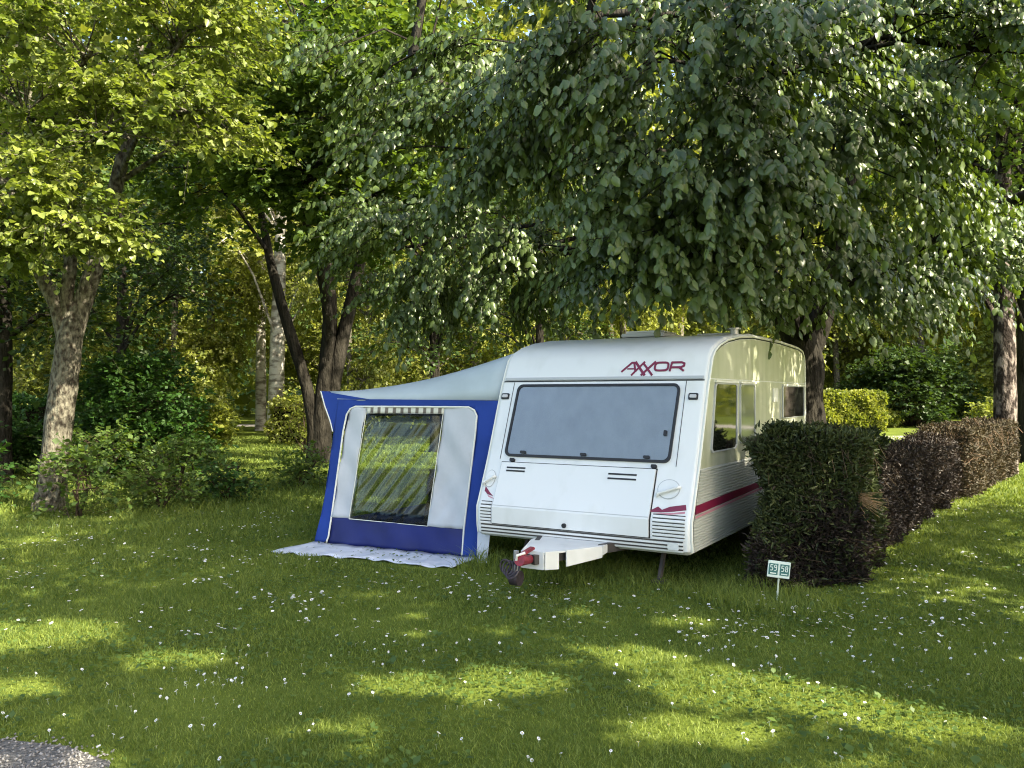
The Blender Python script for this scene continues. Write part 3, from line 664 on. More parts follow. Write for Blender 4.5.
# ------------------------------------------------ pitch number sign
sg = tag(empty('pitch_sign', (2.165, 6.87, 0), R(-8)), 'small white pitch number board on a thin stake at the foot of the hedge', 'sign')
b = MB(); b.bar((.0, 0, -.02), (.016, 0, .20), (.019, .012)); b.build('stake', M['stake'], sg)
rot = Matrix.Rotation(R(6), 3, 'Y')
b = MB(); b.box((.016, -.012, .275), (.178, .012, .135), rot); bd = b.build('board', M['sign'], sg, bevel=.003)
def signp(x, z, off): p = rot @ Vector((x, 0, z)); return Vector((.016+p.x, -.0185-off, .275+p.z))
b = MB()
for x in (-.044, .044):
    b.slab([signp(x+u, v, .0005) for u, v in ((-.036, -.046), (.036, -.046), (.036, .046), (-.036, .046))], (0, -1, 0), .002)
b.build('number_tile', M['signgreen'], bd)
seg = {'5': [(.5, 1), (-.5, 1), (-.5, .1), (.3, .15), (.5, -.2), (.5, -.7), (.2, -1), (-.5, -1)], '9': [(.5, .1), (-.3, .1), (-.5, .4), (-.5, .8), (-.2, 1), (.3, 1), (.5, .7), (.5, -.5), (.2, -1), (-.5, -1)],
       '8': [(-.3, .05), (-.5, .4), (-.4, .9), (.4, .9), (.5, .4), (.3, .05), (-.3, .05), (-.5, -.4), (-.4, -1), (.4, -1), (.5, -.4), (.3, .05)]}
b = MB()
for ch, cx in (('5', -.059), ('9', -.029), ('5', .029), ('8', .059)):
    ribbon(b, [(cx+x*.017, .012+z*.022) for x, z in seg[ch]], .006, False, signp, .003, .005)
for cx in (-.044, .044): ribbon(b, [(cx-.022, -.033), (cx+.022, -.033)], .009, False, signp, .003, .005)
b.build('numeral', M['sign'], bd)
#SPLIT
# ------------------------------------------------ hedges
def hedge(name, label, o, rz, length, width, height, leafm, corem, nleaf, size, seed, shear=0, group=None, twigs=1500, twigm=None, topgreen=None, irr=.06, wide=.5, simple=False, hang=.0):
    rng = np.random.default_rng(seed); h = tag(empty(name, o, rz), label, 'hedge', group)
    # boxy heart of dead twigs
    b = MB(); i = .13
    P = [(i, i+shear*i), (width-i, i+shear*(width-i)), (width-i, length-i), (i, length-i)]
    b.slab([(x, y, .05) for x, y in P], (0, 0, 1), height-i-.08); b.build('heart', corem, h)
    A = [2*(length)*height, width*height*1.3, width*length]; pr = np.array([length*height, length*height, width*height, width*height, width*length]); pr = pr/pr.sum()
    f = rng.choice(5, nleaf, p=pr); u = rng.random(nleaf); v = rng.random(nleaf); dep = rng.exponential(.05, nleaf)
    P = np.zeros((nleaf, 3)); N = np.zeros((nleaf, 3))
    for k in range(5):
        q = f == k
        if k == 0: P[q] = np.c_[dep[q], u[q]*length, v[q]*height]; N[q] = (-1, 0, 0)
        if k == 1: P[q] = np.c_[width-dep[q], u[q]*length, v[q]*height]; N[q] = (1, 0, 0)
        if k == 2: P[q] = np.c_[u[q]*width, dep[q], v[q]*height]; N[q] = (0, -1, 0)
        if k == 3: P[q] = np.c_[u[q]*width, length-dep[q], v[q]*height]; N[q] = (0, 1, 0)
        if k == 4: P[q] = np.c_[u[q]*width, v[q]*length, height-dep[q]]; N[q] = (0, 0, 1)
    low = .5*irr*np.sin(P[:, 1]*1.9+seed*2)+.4*irr*np.sin(P[:, 1]*3.7+P[:, 0]*4)
    bump = low+irr*(np.sin(P[:, 1]*5+P[:, 2]*4+seed)+.7*np.sin(P[:, 0]*7+P[:, 2]*6)+.6*np.sin(P[:, 1]*11-P[:, 2]*9))
    P += N*bump[:, None]+rng.normal(0, .02, P.shape)
    P[:, 1] += shear*P[:, 0]*(1-P[:, 1]/length)
    P[:, 2] = np.maximum(P[:, 2], .03)
    D = N*.7+rng.normal(0, .6, P.shape)*np.array([1, 1, .8]); D[:, 2] += .25-hang
    s = size*rng.uniform(.6, 1.3, nleaf)
    tone = np.clip(.45+.25*np.sin(P[:, 1]*3+P[:, 2]*5)*np.sin(P[:, 0]*6+P[:, 2]*3)+rng.normal(0, .18, nleaf), 0, 1)
    if topgreen is not None:      # the clipped top and shoulders are alive and green, the lower face is bare and brown
        pg = np.clip((P[:, 2]/height-topgreen)*3+.5*np.sin(P[:, 1]*4+P[:, 0]*3+P[:, 2]*2)+.35, .12, .93)
        g = rng.random(nleaf) < pg
        link('foliage', leaves('foliage', P[g], D[g], N[g]+rng.normal(0, .4, P[g].shape), s[g], tone[g], wide=wide, simple=simple), leafm, h)
        g = ~g; link('bare_foliage', leaves('bare_foliage', P[g], D[g], N[g]+rng.normal(0, .4, P[g].shape), s[g]*.8, tone[g], wide=wide*.6, simple=simple), M['L_brown'], h)
    else: link('foliage', leaves('foliage', P, D, N+rng.normal(0, .4, P.shape), s, tone, wide=wide, simple=simple), leafm, h)
    k = rng.choice(nleaf, min(twigs, nleaf), replace=False); e = P[k]+N[k]*.03; a = P[k]-N[k]*.16+rng.normal(0, .09, (len(k), 3)); a[:, 2] = np.maximum(a[:, 2]-.05, .02)
    link('twigs', stick_mesh('twigs', a, e, np.full(len(k), .004), np.full(len(k), .0015)), twigm or M['twig'], h)
    return h
HG = 'clipped hedge running back from the caravan'
h1 = hedge('hedge', 'dark green conifer hedge block with browning lower face beside the white caravan', (2.21, 7.43, 0), R(-33), 1.7, .68, 1.29, M['L_conifer'], M['corebrown'], 62000, .068, 1, shear=.75, twigs=3000, topgreen=.42, irr=.055, wide=.26, hang=.1, twigm=M['twig'])
hedge('hedge', 'dark purplish brown twiggy hedge stretch behind the green conifer block', (3.12, 8.85, 0), R(-35), 6.4, .62, .95, M['L_brown'], M['corebrown'], 50000, .045, 2, twigs=9000, irr=.05, twigm=M['twig'])
hedge('hedge', 'tan brown hedge block at the far right end of the hedge row', (6.85, 14.1, 0), R(-38), 5.6, .75, 1.12, M['L_tan'], M['corebrown'], 30000, .055, 3, twigs=5000, irr=.03, twigm=M['twigtan'])
hedge('hedge', 'sunlit yellow green clipped hedge on the lawn behind the caravan', (14.2, 40.2, 0), R(-86), 3.0, 1.6, 1.75, M['L_bg'], M['core'], 14000, .16, 4, twigs=300, irr=.06, simple=True, wide=.8)
hedge('hedge', 'low dark hedge behind the trunk at the left edge', (-19, 22, 0), R(-80), 7.0, 1.2, 1.55, M['L_bush'], M['core'], 16000, .10, 5, twigs=300, irr=.1, simple=True, wide=.8)
hedge('hedge', 'low pale lit hedge seen between the birch like trunk and the awning', (-8.4, 29.5, 0), R(-84), 3.2, .8, 1.45, M['L_bg'], M['core'], 6000, .12, 6, twigs=900, irr=.08, simple=True, wide=.8, twigm=M['twigtan'])
# broken tuft of dead fronds sticking out of the conifer block
rng = np.random.default_rng(5); k = 70; base = np.array([.66, .62, .78])+rng.normal(0, .02, (k, 3)); d = nrm(np.array([[1., -.25, -.25]])+rng.normal(0, .30, (k, 3)))
link('dead_frond', stick_mesh('dead_frond', base, base+d*rng.uniform(.12, .30, (k, 1)), np.full(k, .004), np.full(k, .0015)), mat('dead_straw', (.34, .22, .11), .8), h1)

# ------------------------------------------------ trees
rng = np.random.default_rng(21)
def rel(base, P): return [tuple(np.array(p)-np.array(base)) for p in P]
def blob(base, px, py, D, rx, ry, rz, dens=1): c = at(px, py, D)-np.array(base); return (*c, rx, ry, rz, dens)

# big lime behind the caravan whose boughs reach forward over it
B0 = np.array([5.3, 15.2, 0])
st = [([(0, 0, -.1), (.05, -.05, .6), (.0, -.1, 1.6), (-.1, -.2, 2.6), (-.9, -.6, 3.8), (-2.0, -1.6, 5.6), (-3.0, -2.6, 8.2)], [.42, .33, .31, .30, .22, .15, .06]),
      ([(-.05, -.1, 2.2), (.35, -.1, 3.4), (.6, -.5, 5.0), (.7, -1.0, 7.4), (.8, -1.3, 9.5)], [.24, .22, .18, .12, .05]),
      ([(-.1, -.2, 2.4), (-.5, .1, 3.4), (-1.6, -1.4, 4.5), (-4.6, -3.2, 5.4), (-6.6, -4.4, 5.9)], [.16, .14, .12, .08, .04]),
      ([(-.9, -.6, 3.8), (-1.8, -2.6, 4.8), (-2.6, -5.0, 5.4), (-3.0, -7.0, 5.5)], [.15, .12, .08, .04]),
      ([(.35, -.1, 3.4), (1.6, -1.8, 4.3), (2.8, -3.6, 4.9)], [.13, .10, .05])]
bl = [blob(B0, *a) for a in (
    (430, 40, 9.5, 1.3, 1.3, 1.0), (520, 60, 9.0, 1.1, 1.2, .9), (470, 150, 10, 1.2, 1.3, .8), (600, 30, 8.5, .9, 1.1, .8, .8),
    (690, 60, 8.0, 1.0, 1.1, .8), (770, 70, 8.2, 1.1, 1.1, .8), (680, 170, 8.3, .9, 1.0, .6), (760, 180, 8.8, 1.0, 1.1, .7),
    (650, 240, 8.8, .8, .9, .45, .9), (720, 262, 9.3, .8, .9, .4), (800, 240, 9.6, 1.0, 1.1, .6), (860, 160, 9.8, 1.0, 1.2, .8),
    (940, 120, 10, 1.2, 1.3, .9), (1000, 50, 9.5, 1.1, 1.2, .8), (900, 40, 9.5, 1.1, 1.2, .8), (860, 280, 11, .9, 1.0, .5),
    (560, 250, 12, 1.1, 1.2, .7, .8), (480, 260, 12.5, 1.3, 1.3, .9), (390, 250, 12.5, 1.0, 1.2, .8), (420, 300, 13.5, 1.1, 1.0, .5, .6),
    (600, 190, 13.0, 1.1, 1.1, .6, .6), (520, 110, 13, 1.2, 1.2, .7, .6), (700, 100, 12, 1.8, 1.6, 1.3), (820, 80, 13, 1.8, 1.6, 1.3), (960, 250, 13, 1.0, 1.2, .6),
    (600, -60, 11, 2, 2, 1.2), (750, -80, 11, 2.2, 2, 1.2), (900, -80, 12, 2.2, 2, 1.2), (450, -80, 12, 2, 2, 1.2), (1060, -40, 12, 2, 2, 1.2), 
    (640, -180, 14, 2.8, 2.6, 1.6), (860, -200, 14, 2.8, 2.6, 1.6))]
make_tree('lime_tree', 'large spreading lime with drooping grey green leaves over the caravan roof', 'tree', B0, st, bl, rng, M['barkdark'], M['L_lime'],
          nsec=11, nspray=17, nleaf=14, L=.60, size=.102, droop=.5, hang=1.25, wide=-.74, clump=.17, face=.9)

# bright maple at the left
B0 = np.array([-6.85, 12.4, 0])
st = [([(0, 0, -.1), (.04, 0, .35), (.11, 0, 1.05), (.24, 0, 2.05), (.30, .0, 2.6), (.48, .05, 3.15), (.72, .1, 4.0), (.88, .2, 4.9), (1.1, .3, 6.4), (1.2, .4, 8)], [.27, .205, .19, .185, .18, .135, .12, .105, .08, .03]),
      ([(.24, 0, 2.3), (.12, -.05, 3.0), (-.12, -.1, 3.55), (-.45, -.2, 4.6), (-1.0, -.4, 6.0), (-1.3, -.5, 7.2)], [.10, .10, .10, .09, .07, .03]),
      ([(.27, .02, 2.4), (.25, -.02, 3.1), (.28, .0, 3.9), (.2, -.5, 5.0), (.1, -1.0, 6.4)], [.09, .095, .09, .08, .04])]
bl = [blob(B0, *a) for a in (
    (20, 110, 10.5, 1.0, 1.0, .8), (90, 50, 10.5, 1.1, 1.1, .8), (180, 40, 11, 1.1, 1.1, .7), (110, 130, 10.5, .9, 1.0, .5), (190, 110, 11, .9, 1.0, .4),
    (20, 190, 10.5, .8, .9, .4), (60, 225, 10.4, .8, .7, .28, .9), (10, 240, 10.6, .6, .7, .2, .7), (-30, 230, 11, .8, .8, .5), (215, 20, 11.5, .9, 1, .6), (230, 130, 12.5, .7, .8, .3, .6),
    (150, -30, 11, 1.4, 1.4, 1.0), (30, -20, 11, 1.4, 1.4, 1.0), (-60, 80, 11.5, 1.5, 1.5, 1.1), (100, -110, 12, 2, 2, 1.2), (-60, -60, 12, 2, 2, 1.2), (40, 80, 13.5, 1.4, 1.3, 1.0, .8), (160, 70, 13.5, 1.4, 1.3, .8, .8))]
make_tree('maple_tree', 'lichen covered forked tree with bright yellow green leaves at the left edge', 'tree', B0, st, bl, rng, M['bark'], M['L_yellow'],
          nsec=13, nspray=14, nleaf=12, L=.40, size=.085, droop=.15, hang=.3, wide=.95, clump=.17)

# dark leaning multi-stemmed tree behind the awning
B0 = np.array([-4.9, 21.0, 0])
st = [([(-.05, 0, -.1), (-.05, 0, .8), (-.25, 0, 1.9), (-.75, -.1, 3.6), (-1.15, -.2, 5.2), (-1.5, -.5, 7.5)], [.24, .19, .15, .14, .11, .05]),
      ([(.1, 0, -.1), (.15, 0, 1.2), (.25, .1, 2.6), (.3, .1, 4.2), (.1, .0, 6.0), (.2, 0, 8.5)], [.27, .24, .20, .17, .13, .05]),
      ([(.3, .1, 1.2), (.5, .1, 2.5), (.85, .2, 4.2), (1.2, .1, 5.6), (1.8, .0, 7.6)], [.20, .18, .16, .12, .05]),
      ([(.25, .1, 2.4), (.35, -.4, 3.8), (.3, -1.6, 5.2), (.2, -3.2, 6.0)], [.15, .13, .1, .05])]
bl = [blob(B0, *a) for a in (
    (290, 70, 16, 1.5, 1.5, 1.0), (350, 110, 15.5, 1.3, 1.4, .8), (260, 130, 16.5, 1.4, 1.4, .8), (310, 170, 16, 1.4, 1.4, .6), (380, 190, 16, 1.0, 1.2, .6), (340, 230, 16.5, 1.1, 1.1, .3, .8),
    (400, 60, 16, 1.3, 1.3, 1.0), (300, 0, 17, 2, 2, 1.2), (230, 80, 17.5, 1.3, 1.4, 1.0), (400, 140, 18, 1.5, 1.5, 1.0), (300, 100, 20, 2.2, 1.6, 1.5), (400, 10, 19, 2.4, 2, 1.6), (220, 190, 19, 1.4, 1.3, .6, .7), (180, 170, 21, 1.4, 1.4, .8, .8))]
make_tree('maple_tree', 'dark many stemmed tree with mid green leaves rising behind the blue awning', 'tree', B0, st, bl, rng, M['barkdark'], M['L_mid'],
          nsec=17, nspray=14, nleaf=11, L=.5, size=.13, droop=.15, hang=.15, wide=1.0, clump=.34)

# trees with plain trunks at the right and the pale trunks in the middle distance
def column_tree(name, label, base, h, r, bark, leaf, cz, cr, n, size, seed, lean=(0, 0), kw=None, lo=0):
    g = np.random.default_rng(seed); st = [([(0, 0, -.1), (lean[0]*.05, 0, .4), (lean[0]*.3, lean[1]*.3, h*.3), (lean[0]*.7, lean[1]*.7, h*.65), (lean[0], lean[1], h)], [r*1.35, r*1.05, r*.95, r*.7, r*.2])]
    bl = []
    for k in range(n):
        a = g.uniform(0, 6.28); q = math.sqrt(g.random())*cr; z = g.uniform(cz, h+.5)
        bl.append((math.cos(a)*q+lean[0]*.6, math.sin(a)*q, z, *(g.uniform(.28, .42)*cr*np.array([1, 1, .7]))))
    k_ = dict(nsec=12, nspray=11, nleaf=9, L=.6, size=size, droop=.2, hang=.3, wide=.9, clump=.4, simple=True)
    if kw: k_.update(kw)
    return make_tree(name, label, 'tree', np.array(base, float), st, bl, g, bark, leaf, **k_)
column_tree('oak_tree', 'rough barked tree with a straight trunk behind the far end of the brown hedge', (10.6, 18, 0), 10, .22, M['barkright'], M['L_mid'], 4.9, 3.4, 14, .13, 31)
column_tree('oak_tree', 'dark trunk at the right edge just behind the rough barked tree', (12.9, 21, 0), 11, .20, M['barkdark'], M['L_mid'], 5.2, 3.6, 13, .15, 32)
bt = column_tree('birch_tree', 'pale mottled trunk standing in the lit clearing left of the dark stems', (-9.9, 35, 0), 13, .33, M['barkpale'], M['L_bg'], 6.5, 3.6, 12, .2, 33, lean=(.3, 0))
column_tree('birch_tree', 'slender whitish trunk close behind the pale mottled trunk', (-12.0, 40, 0), 14, .24, M['barkpale'], M['L_bg'], 7, 3.4, 10, .22, 34)
column_tree('oak_tree', 'shaded tree trunk at the far left edge behind the bright leaved tree', (-9.9, 16.2, 0), 9, .2, M['barkdark'], M['L_dark'], 3.2, 2.8, 12, .13, 35)

column_tree('oak_tree', 'dark leaved tree in shade between the lichen covered trunk and the pale mottled trunk', (-11.2, 24, 0), 9.5, .16, M['barkdark'], M['L_dark'], 4.4, 3.0, 13, .13, 36, kw=dict(nsec=8))
column_tree('oak_tree', 'dark leaved low branched tree behind the awning roof', (-2.3, 25, 0), 8.5, .15, M['barkdark'], M['L_dark'], 2.6, 2.6, 13, .12, 37, kw=dict(nsec=7))
column_tree('oak_tree', 'dark leaved low branched tree behind the left end of the caravan roof', (.9, 27, 0), 9, .15, M['barkdark'], M['L_dark'], 3.0, 2.6, 12, .12, 38, kw=dict(nsec=7))
# wood behind the campsite: three source trees, then copies
def wood_source(seed, label, leaf, size=.20):
    g = np.random.default_rng(seed); h = 12; bl = []
    for k in range(17):
        a = g.uniform(0, 6.28); z = g.uniform(1.4, 12); rr = 3.6*math.sin(math.pi*min(1, (z+1.5)/14.5))
        q = rr*math.sqrt(g.uniform(.25, 1)); bl.append((math.cos(a)*q, math.sin(a)*q, z, *(g.uniform(1.0, 1.6)*np.array([1, 1, .75]))))
    st = [([(0, 0, -.1), (.05, 0, 2), (.2, .1, 5), (.1, .2, 8.5), (0, 0, 12)], [.3, .23, .19, .12, .04])]
    t = make_tree('woodland_tree', label, 'tree', np.array([0, 0, 0.]), st, bl, g, M['bark'], leaf, nsec=18, nspray=12, nleaf=9, L=.8, size=size, droop=.25, hang=.25, wide=.9, clump=.42, simple=True)
    t['group'] = 'trees of the wood behind the campsite'; return t
LB = 'light yellow green leafy tree in the sunlit wood behind the campsite'; LD = 'dark green leafy tree in the wood behind the campsite'
wa = wood_source(41, LB, M['L_bg']); wb = wood_source(42, LB, M['L_bg'])
wood = [  # x, y, scale, height scale, dark?
    (-19, 31, 1.0, 1.0, 0), (-14.5, 36, .8, .9, 0), (-24, 38, 1.1, 1.1, 0), (-17, 47, 1.1, 1.1, 0), (-9, 52, 1.1, 1.0, 0), (-4, 42, 1.0, 1.05, 0), (-1.5, 34, .8, .95, 0), (2, 38, .9, 1.0, 0), (5.5, 46, 1.1, 1.1, 0),
    (4.5, 33, .65, .8, 0), (10, 50, 1.1, 1.1, 0), (17, 52, 1.1, 1.1, 0), (26, 53, 1.0, 1.1, 0), (21, 54, .9, .9, 0), (32, 43, 1.0, 1.0, 0), (30, 52, 1.2, 1.2, 0), (-30, 34, 1.0, 1.0, 0), (-33, 48, 1.2, 1.2, 0), (-25, 52, 1.2, 1.2, 0), (-15.5, 29, .6, .7, 0),
    (-20, 22, .8, .9, 1), (9, 58, 1.3, 1.2, 0), (-3, 60, 1.3, 1.2, 0), (24, 60, 1.3, 1.3, 0), (38, 58, 1.3, 1.2, 0), (-14, 62, 1.3, 1.3, 0), (-42, 56, 1.3, 1.3, 0), (-6.0, 31, .5, .8, 0)]
spots = [(40, 'at the left edge of the picture'), (130, 'just right of the lichen covered trunk'), (200, 'above the dark rounded bush'), (262, 'left of the pale mottled trunk'), (330, 'behind the dark many stemmed tree'), (400, 'above the left half of the awning'), (500, 'above the right half of the awning'), (600, 'over the left half of the caravan roof'),
         (700, 'over the right half of the caravan roof'), (780, 'behind the caravan flue'), (850, 'right of the lime trunk'), (930, 'above the sunlit clipped hedge'), (990, 'left of the rough barked trunk'), (9999, 'at the right edge of the picture')]
used = {}
def wood_label(x, y, dk):
    px = CX+x/y*F; ph = next(t for lim, t in spots if px < lim); row = 'nearest row' if y < 33 else 'second row' if y < 40 else 'middle row' if y < 49 else 'second farthest row' if y < 55 else 'farthest row'
    c = 'dark green' if dk else 'yellow green'
    return f'{c} leafy woodland tree, {row}, {ph}'
for i, (x, y, s_, hs, dk) in enumerate(wood):
    src = (wa, wb)[i % 2]; rz = i*1.7
    if i < 2: src.location = (x, y, 0); src.scale = (s_, s_, hs*1.3); src.rotation_euler = (0, 0, rz); src['label'] = wood_label(x, y, dk)
    else: copy_tree(src, (x, y, 0), rz, (s_, hs*1.3), wood_label(x, y, dk), M['L_dark'] if dk else None)

# far wood, one mass
def woodland():
    g = np.random.default_rng(77); n = 110000
    a = R(1)*g.uniform(-48, 48, n); d = g.uniform(66, 100, n); z = g.random(n)**.9*50
    c = np.c_[np.sin(a)*d, np.cos(a)*d, z]; c += 2.0*np.sin(c[:, [1, 2, 0]]*.35)
    c[:, 2] = np.maximum(c[:, 2], .2)
    D = g.normal(0, 1, (n, 3)); D[:, 2] -= .3
    o = link('woodland', leaves('woodland', c, D, g.normal(0, 1, (n, 3))+np.array([0, 0, .8]), g.uniform(.5, 1.1, n), np.clip(g.normal(.5, .2, n)+.2*np.sin(c[:, 0]*.4), 0, 1), wide=.9, simple=True), M['L_bg'])
    tag(o, 'mass of sunlit leaves of the far wood', None, kind='stuff')
woodland()

# unseen trees added right of and behind the camera; crowns set sunward for shade
SH = 'shade_tree'
def shade(label, base, blobs, seed, kw=None):
    g = np.random.default_rng(seed); st = [([(0, 0, -.1), (0, 0, 1.5), (.1, 0, 4), (0, .1, 7), (0, 0, 10)], [.35, .27, .22, .16, .05])]
    k_ = dict(nsec=15, nspray=13, nleaf=10, L=.6, size=.15, droop=.2, hang=.3, wide=.9, clump=.38, simple=True)
    if kw: k_.update(kw)
    return make_tree('shade_tree', label, 'tree', np.array(base, float), st, blobs, g, M['bark'], M['L_mid'], gaps=True, **k_)
def toward(x, y, z, d): return np.array([x, y, z])+np.array(sdir)*d
def shade_blobs(base, targets):
    return [(*(toward(*t[:3], t[3])-np.array(base)), *t[4:]) for t in targets]
S1 = (7.0, 1.0, 0); S2 = (8.6, 4.6, 0); S3 = (6.0, -3.2, 0)
shade('tall unseen tree added for shade beside the right hand lawn', S1, shade_blobs(S1, [
    (.6, 7.8, 1.2, 9.5, 1.5, 1.4, 1.3), (-.6, 8.1, 1.0, 10.5, 1.3, 1.2, 1.2), (1.5, 7.5, 1.0, 8.5, 1.3, 1.2, 1.1), (.2, 8.0, 2.0, 9, 1.3, 1.2, .9), (-2, 8.6, .8, 12, 1.2, 1.2, 1.1),
    (-3.0, 7.6, 0, 13.5, 1.6, 1.6, 1.3), (-1.2, 6.6, 0, 12.2, 1.7, 1.6, 1.2), (1.0, 6.2, 0, 11, 1.5, 1.4, 1.1), (2.6, 6.4, 0, 9, 1.4, 1.3, 1.0), (-4.8, 7.8, 0, 15, 1.5, 1.5, 1.3),
    (1.2, 7.0, 1.2, 9.5, 1.5, 1.3, 1.1), (2.5, 5.9, 0, 8, 1.0, 1.0, .8), (-3.2, 5.6, 0, 13, 1.2, 1.2, 1.0), (-.4, 4.9, 0, 11.5, .9, .9, .8, .8), (3.8, 5.6, 0, 8.5, 1.0, 1.0, .8), (5.0, 7.2, 0, 6.5, 1.2, 1.2, .9), (-1.8, 5.7, 0, 12, 1.0, 1.0, .8)]), 51)
shade('second unseen tree added for shade beyond the hedge on the right', S2, shade_blobs(S2, [
    (.5, 8.2, 1.4, 11, 1.5, 1.5, 1.2), (2.0, 8.6, 1.2, 9, 1.5, 1.5, 1.2), (3.4, 9.5, 1.0, 8, 1.5, 1.5, 1.2), (3.5, 11.5, 1.5, 8, 1.6, 1.6, 1.2), (-1.6, 8.8, 1.0, 13, 1.5, 1.5, 1.2), (-3.5, 9.5, 1, 14, 1.5, 1.5, 1.3), (5.5, 10, 0, 7, 1.6, 1.6, 1.1), (6, 13, 0, 7, 1.8, 1.8, 1.2), (-5, 10.5, .5, 15, 1.5, 1.5, 1.3), (7.5, 9, 0, 6, 1.6, 1.6, 1.1)]), 52)
shade('third unseen tree added for shade to the right behind the camera', S3, shade_blobs(S3, [
    (-2.6, 4.4, 0, 13, 1.1, 1.0, .9), (.0, 3.9, 0, 11, .9, .9, .8), (-4.4, 5.6, 0, 15, .9, .9, .8), (3.3, 4.5, 0, 9, .8, .8, .7), (1, 2.5, 0, 11, 1.5, 1.3, 1), (-2, 2.5, 0, 12, 1.5, 1.3, 1)]), 53)

# ------------------------------------------------ shrubs and saplings on the left
def shrub(name, label, base, rx, rz, leaf, n, size, seed, stems=9, group=None, kw=None):
    g = np.random.default_rng(seed); t = tag(empty(name, base), label, 'shrub' if 'shrub' in name or 'bush' in name else 'sapling', group)
    bl = []
    for k in range(n):
        a = g.uniform(0, 6.28); q = rx*math.sqrt(g.random())*.75; z = g.uniform(.12, .9)*rz
        q *= math.sqrt(max(.15, 1-(z/rz)**2*.8)); bl.append((math.cos(a)*q, math.sin(a)*q, z, rx*.34, rx*.34, rz*.17))
    k_ = dict(nsec=9, nspray=9, nleaf=9, L=.32, size=size, droop=.2, hang=.15, wide=.85, clump=.16, simple=True); 
    if kw: k_.update(kw)
    (P, D, N, s, tone), (A, B, ra, rb) = crown_data(bl, lambda c: np.array([c[0]*.15, c[1]*.15, .03]), g, **k_)
    P[:, 2] = np.maximum(P[:, 2], .03)
    link('stems', stick_mesh('stems', A, B, ra*.5, rb*.6), M['twig'], t)
    link('foliage', leaves('foliage', P, D, N, s, tone, wide=k_['wide'], simple=True), leaf, t); return t
shrub('bush', 'large rounded dark green bush right of the lichen covered trunk', (-7.9, 17.6, 0), 1.5, 2.45, M['L_bush'], 44, .10, 61)
shrub('bush', 'sunlit pale green bush between the dark bush and the pale trunks', (-10.1, 27, 0), 1.2, 2.0, M['L_bg'], 16, .13, 62)
shrub('bush', 'low dark bush behind the lichen covered trunk at the left edge', (-10.9, 17.5, 0), 1.4, 1.5, M['L_bush'], 16, .10, 63)
shrub('bush', 'dark mounded bush under the trees right of the lit hedge', (22.0, 46, 0), 3.6, 4.2, M['L_dark'], 34, .22, 64, kw=dict(L=.6, clump=.35))
shrub('bush', 'light leafy shrub at the end of the sunlit hedge', (19.2, 44, 0), .9, 1.1, M['L_bg'], 8, .16, 65)
shrub('bush', 'bright shrub beside the rough trunk at the right edge', (16.2, 28, 0), .9, 1.5, M['L_bg'], 8, .13, 66)
SP = [(-7.9, 12.0, .9, 1.5), (-6.0, 11.6, .6, 1.0), (-5.2, 12.4, .5, .9), (-8.9, 13.2, 1.0, 1.4), (-7.2, 14.3, 1.0, 1.1), (-5.6, 14.0, .7, .9), (-4.6, 13.6, .45, .8), (-3.9, 15.5, .5, .7), (-6.5, 16, .7, .8), (-8.4, 11.2, .7, 1.0)]
LAB = ['leafy young sapling left of the lichen covered trunk base', 'thin sapling with scattered leaves just right of the lichen covered trunk', 'short sapling on the lawn edge below the dark bush', 'broad leafy sapling clump at the far left edge',
       'sapling clump directly below the dark rounded bush', 'loose sapling between the dark bush and the awning', 'small wispy sapling nearest the awning', 'tiny wispy sapling in shade left of the awning', 'low sapling tuft at the right foot of the dark bush', 'leafy sapling in the lower left corner of the undergrowth']
for i, ((x, y, r_, h_), lb) in enumerate(zip(SP, LAB)):
    shrub('sapling', lb, (x, y, 0), r_*.8, h_, M['L_mid'] if i % 3 else M['L_bush'], 6, .085, 70+i, group='saplings at the left edge of the lawn', kw=dict(nsec=5, nspray=5, nleaf=7, L=.35, clump=.12))
shrub('sapling', 'thin sunlit sapling standing in front of the pale trunks', (-5.9, 24, 0), .5, 2.2, M['L_bg'], 8, .10, 90, kw=dict(nsec=5, nspray=4, nleaf=6, clump=.15))

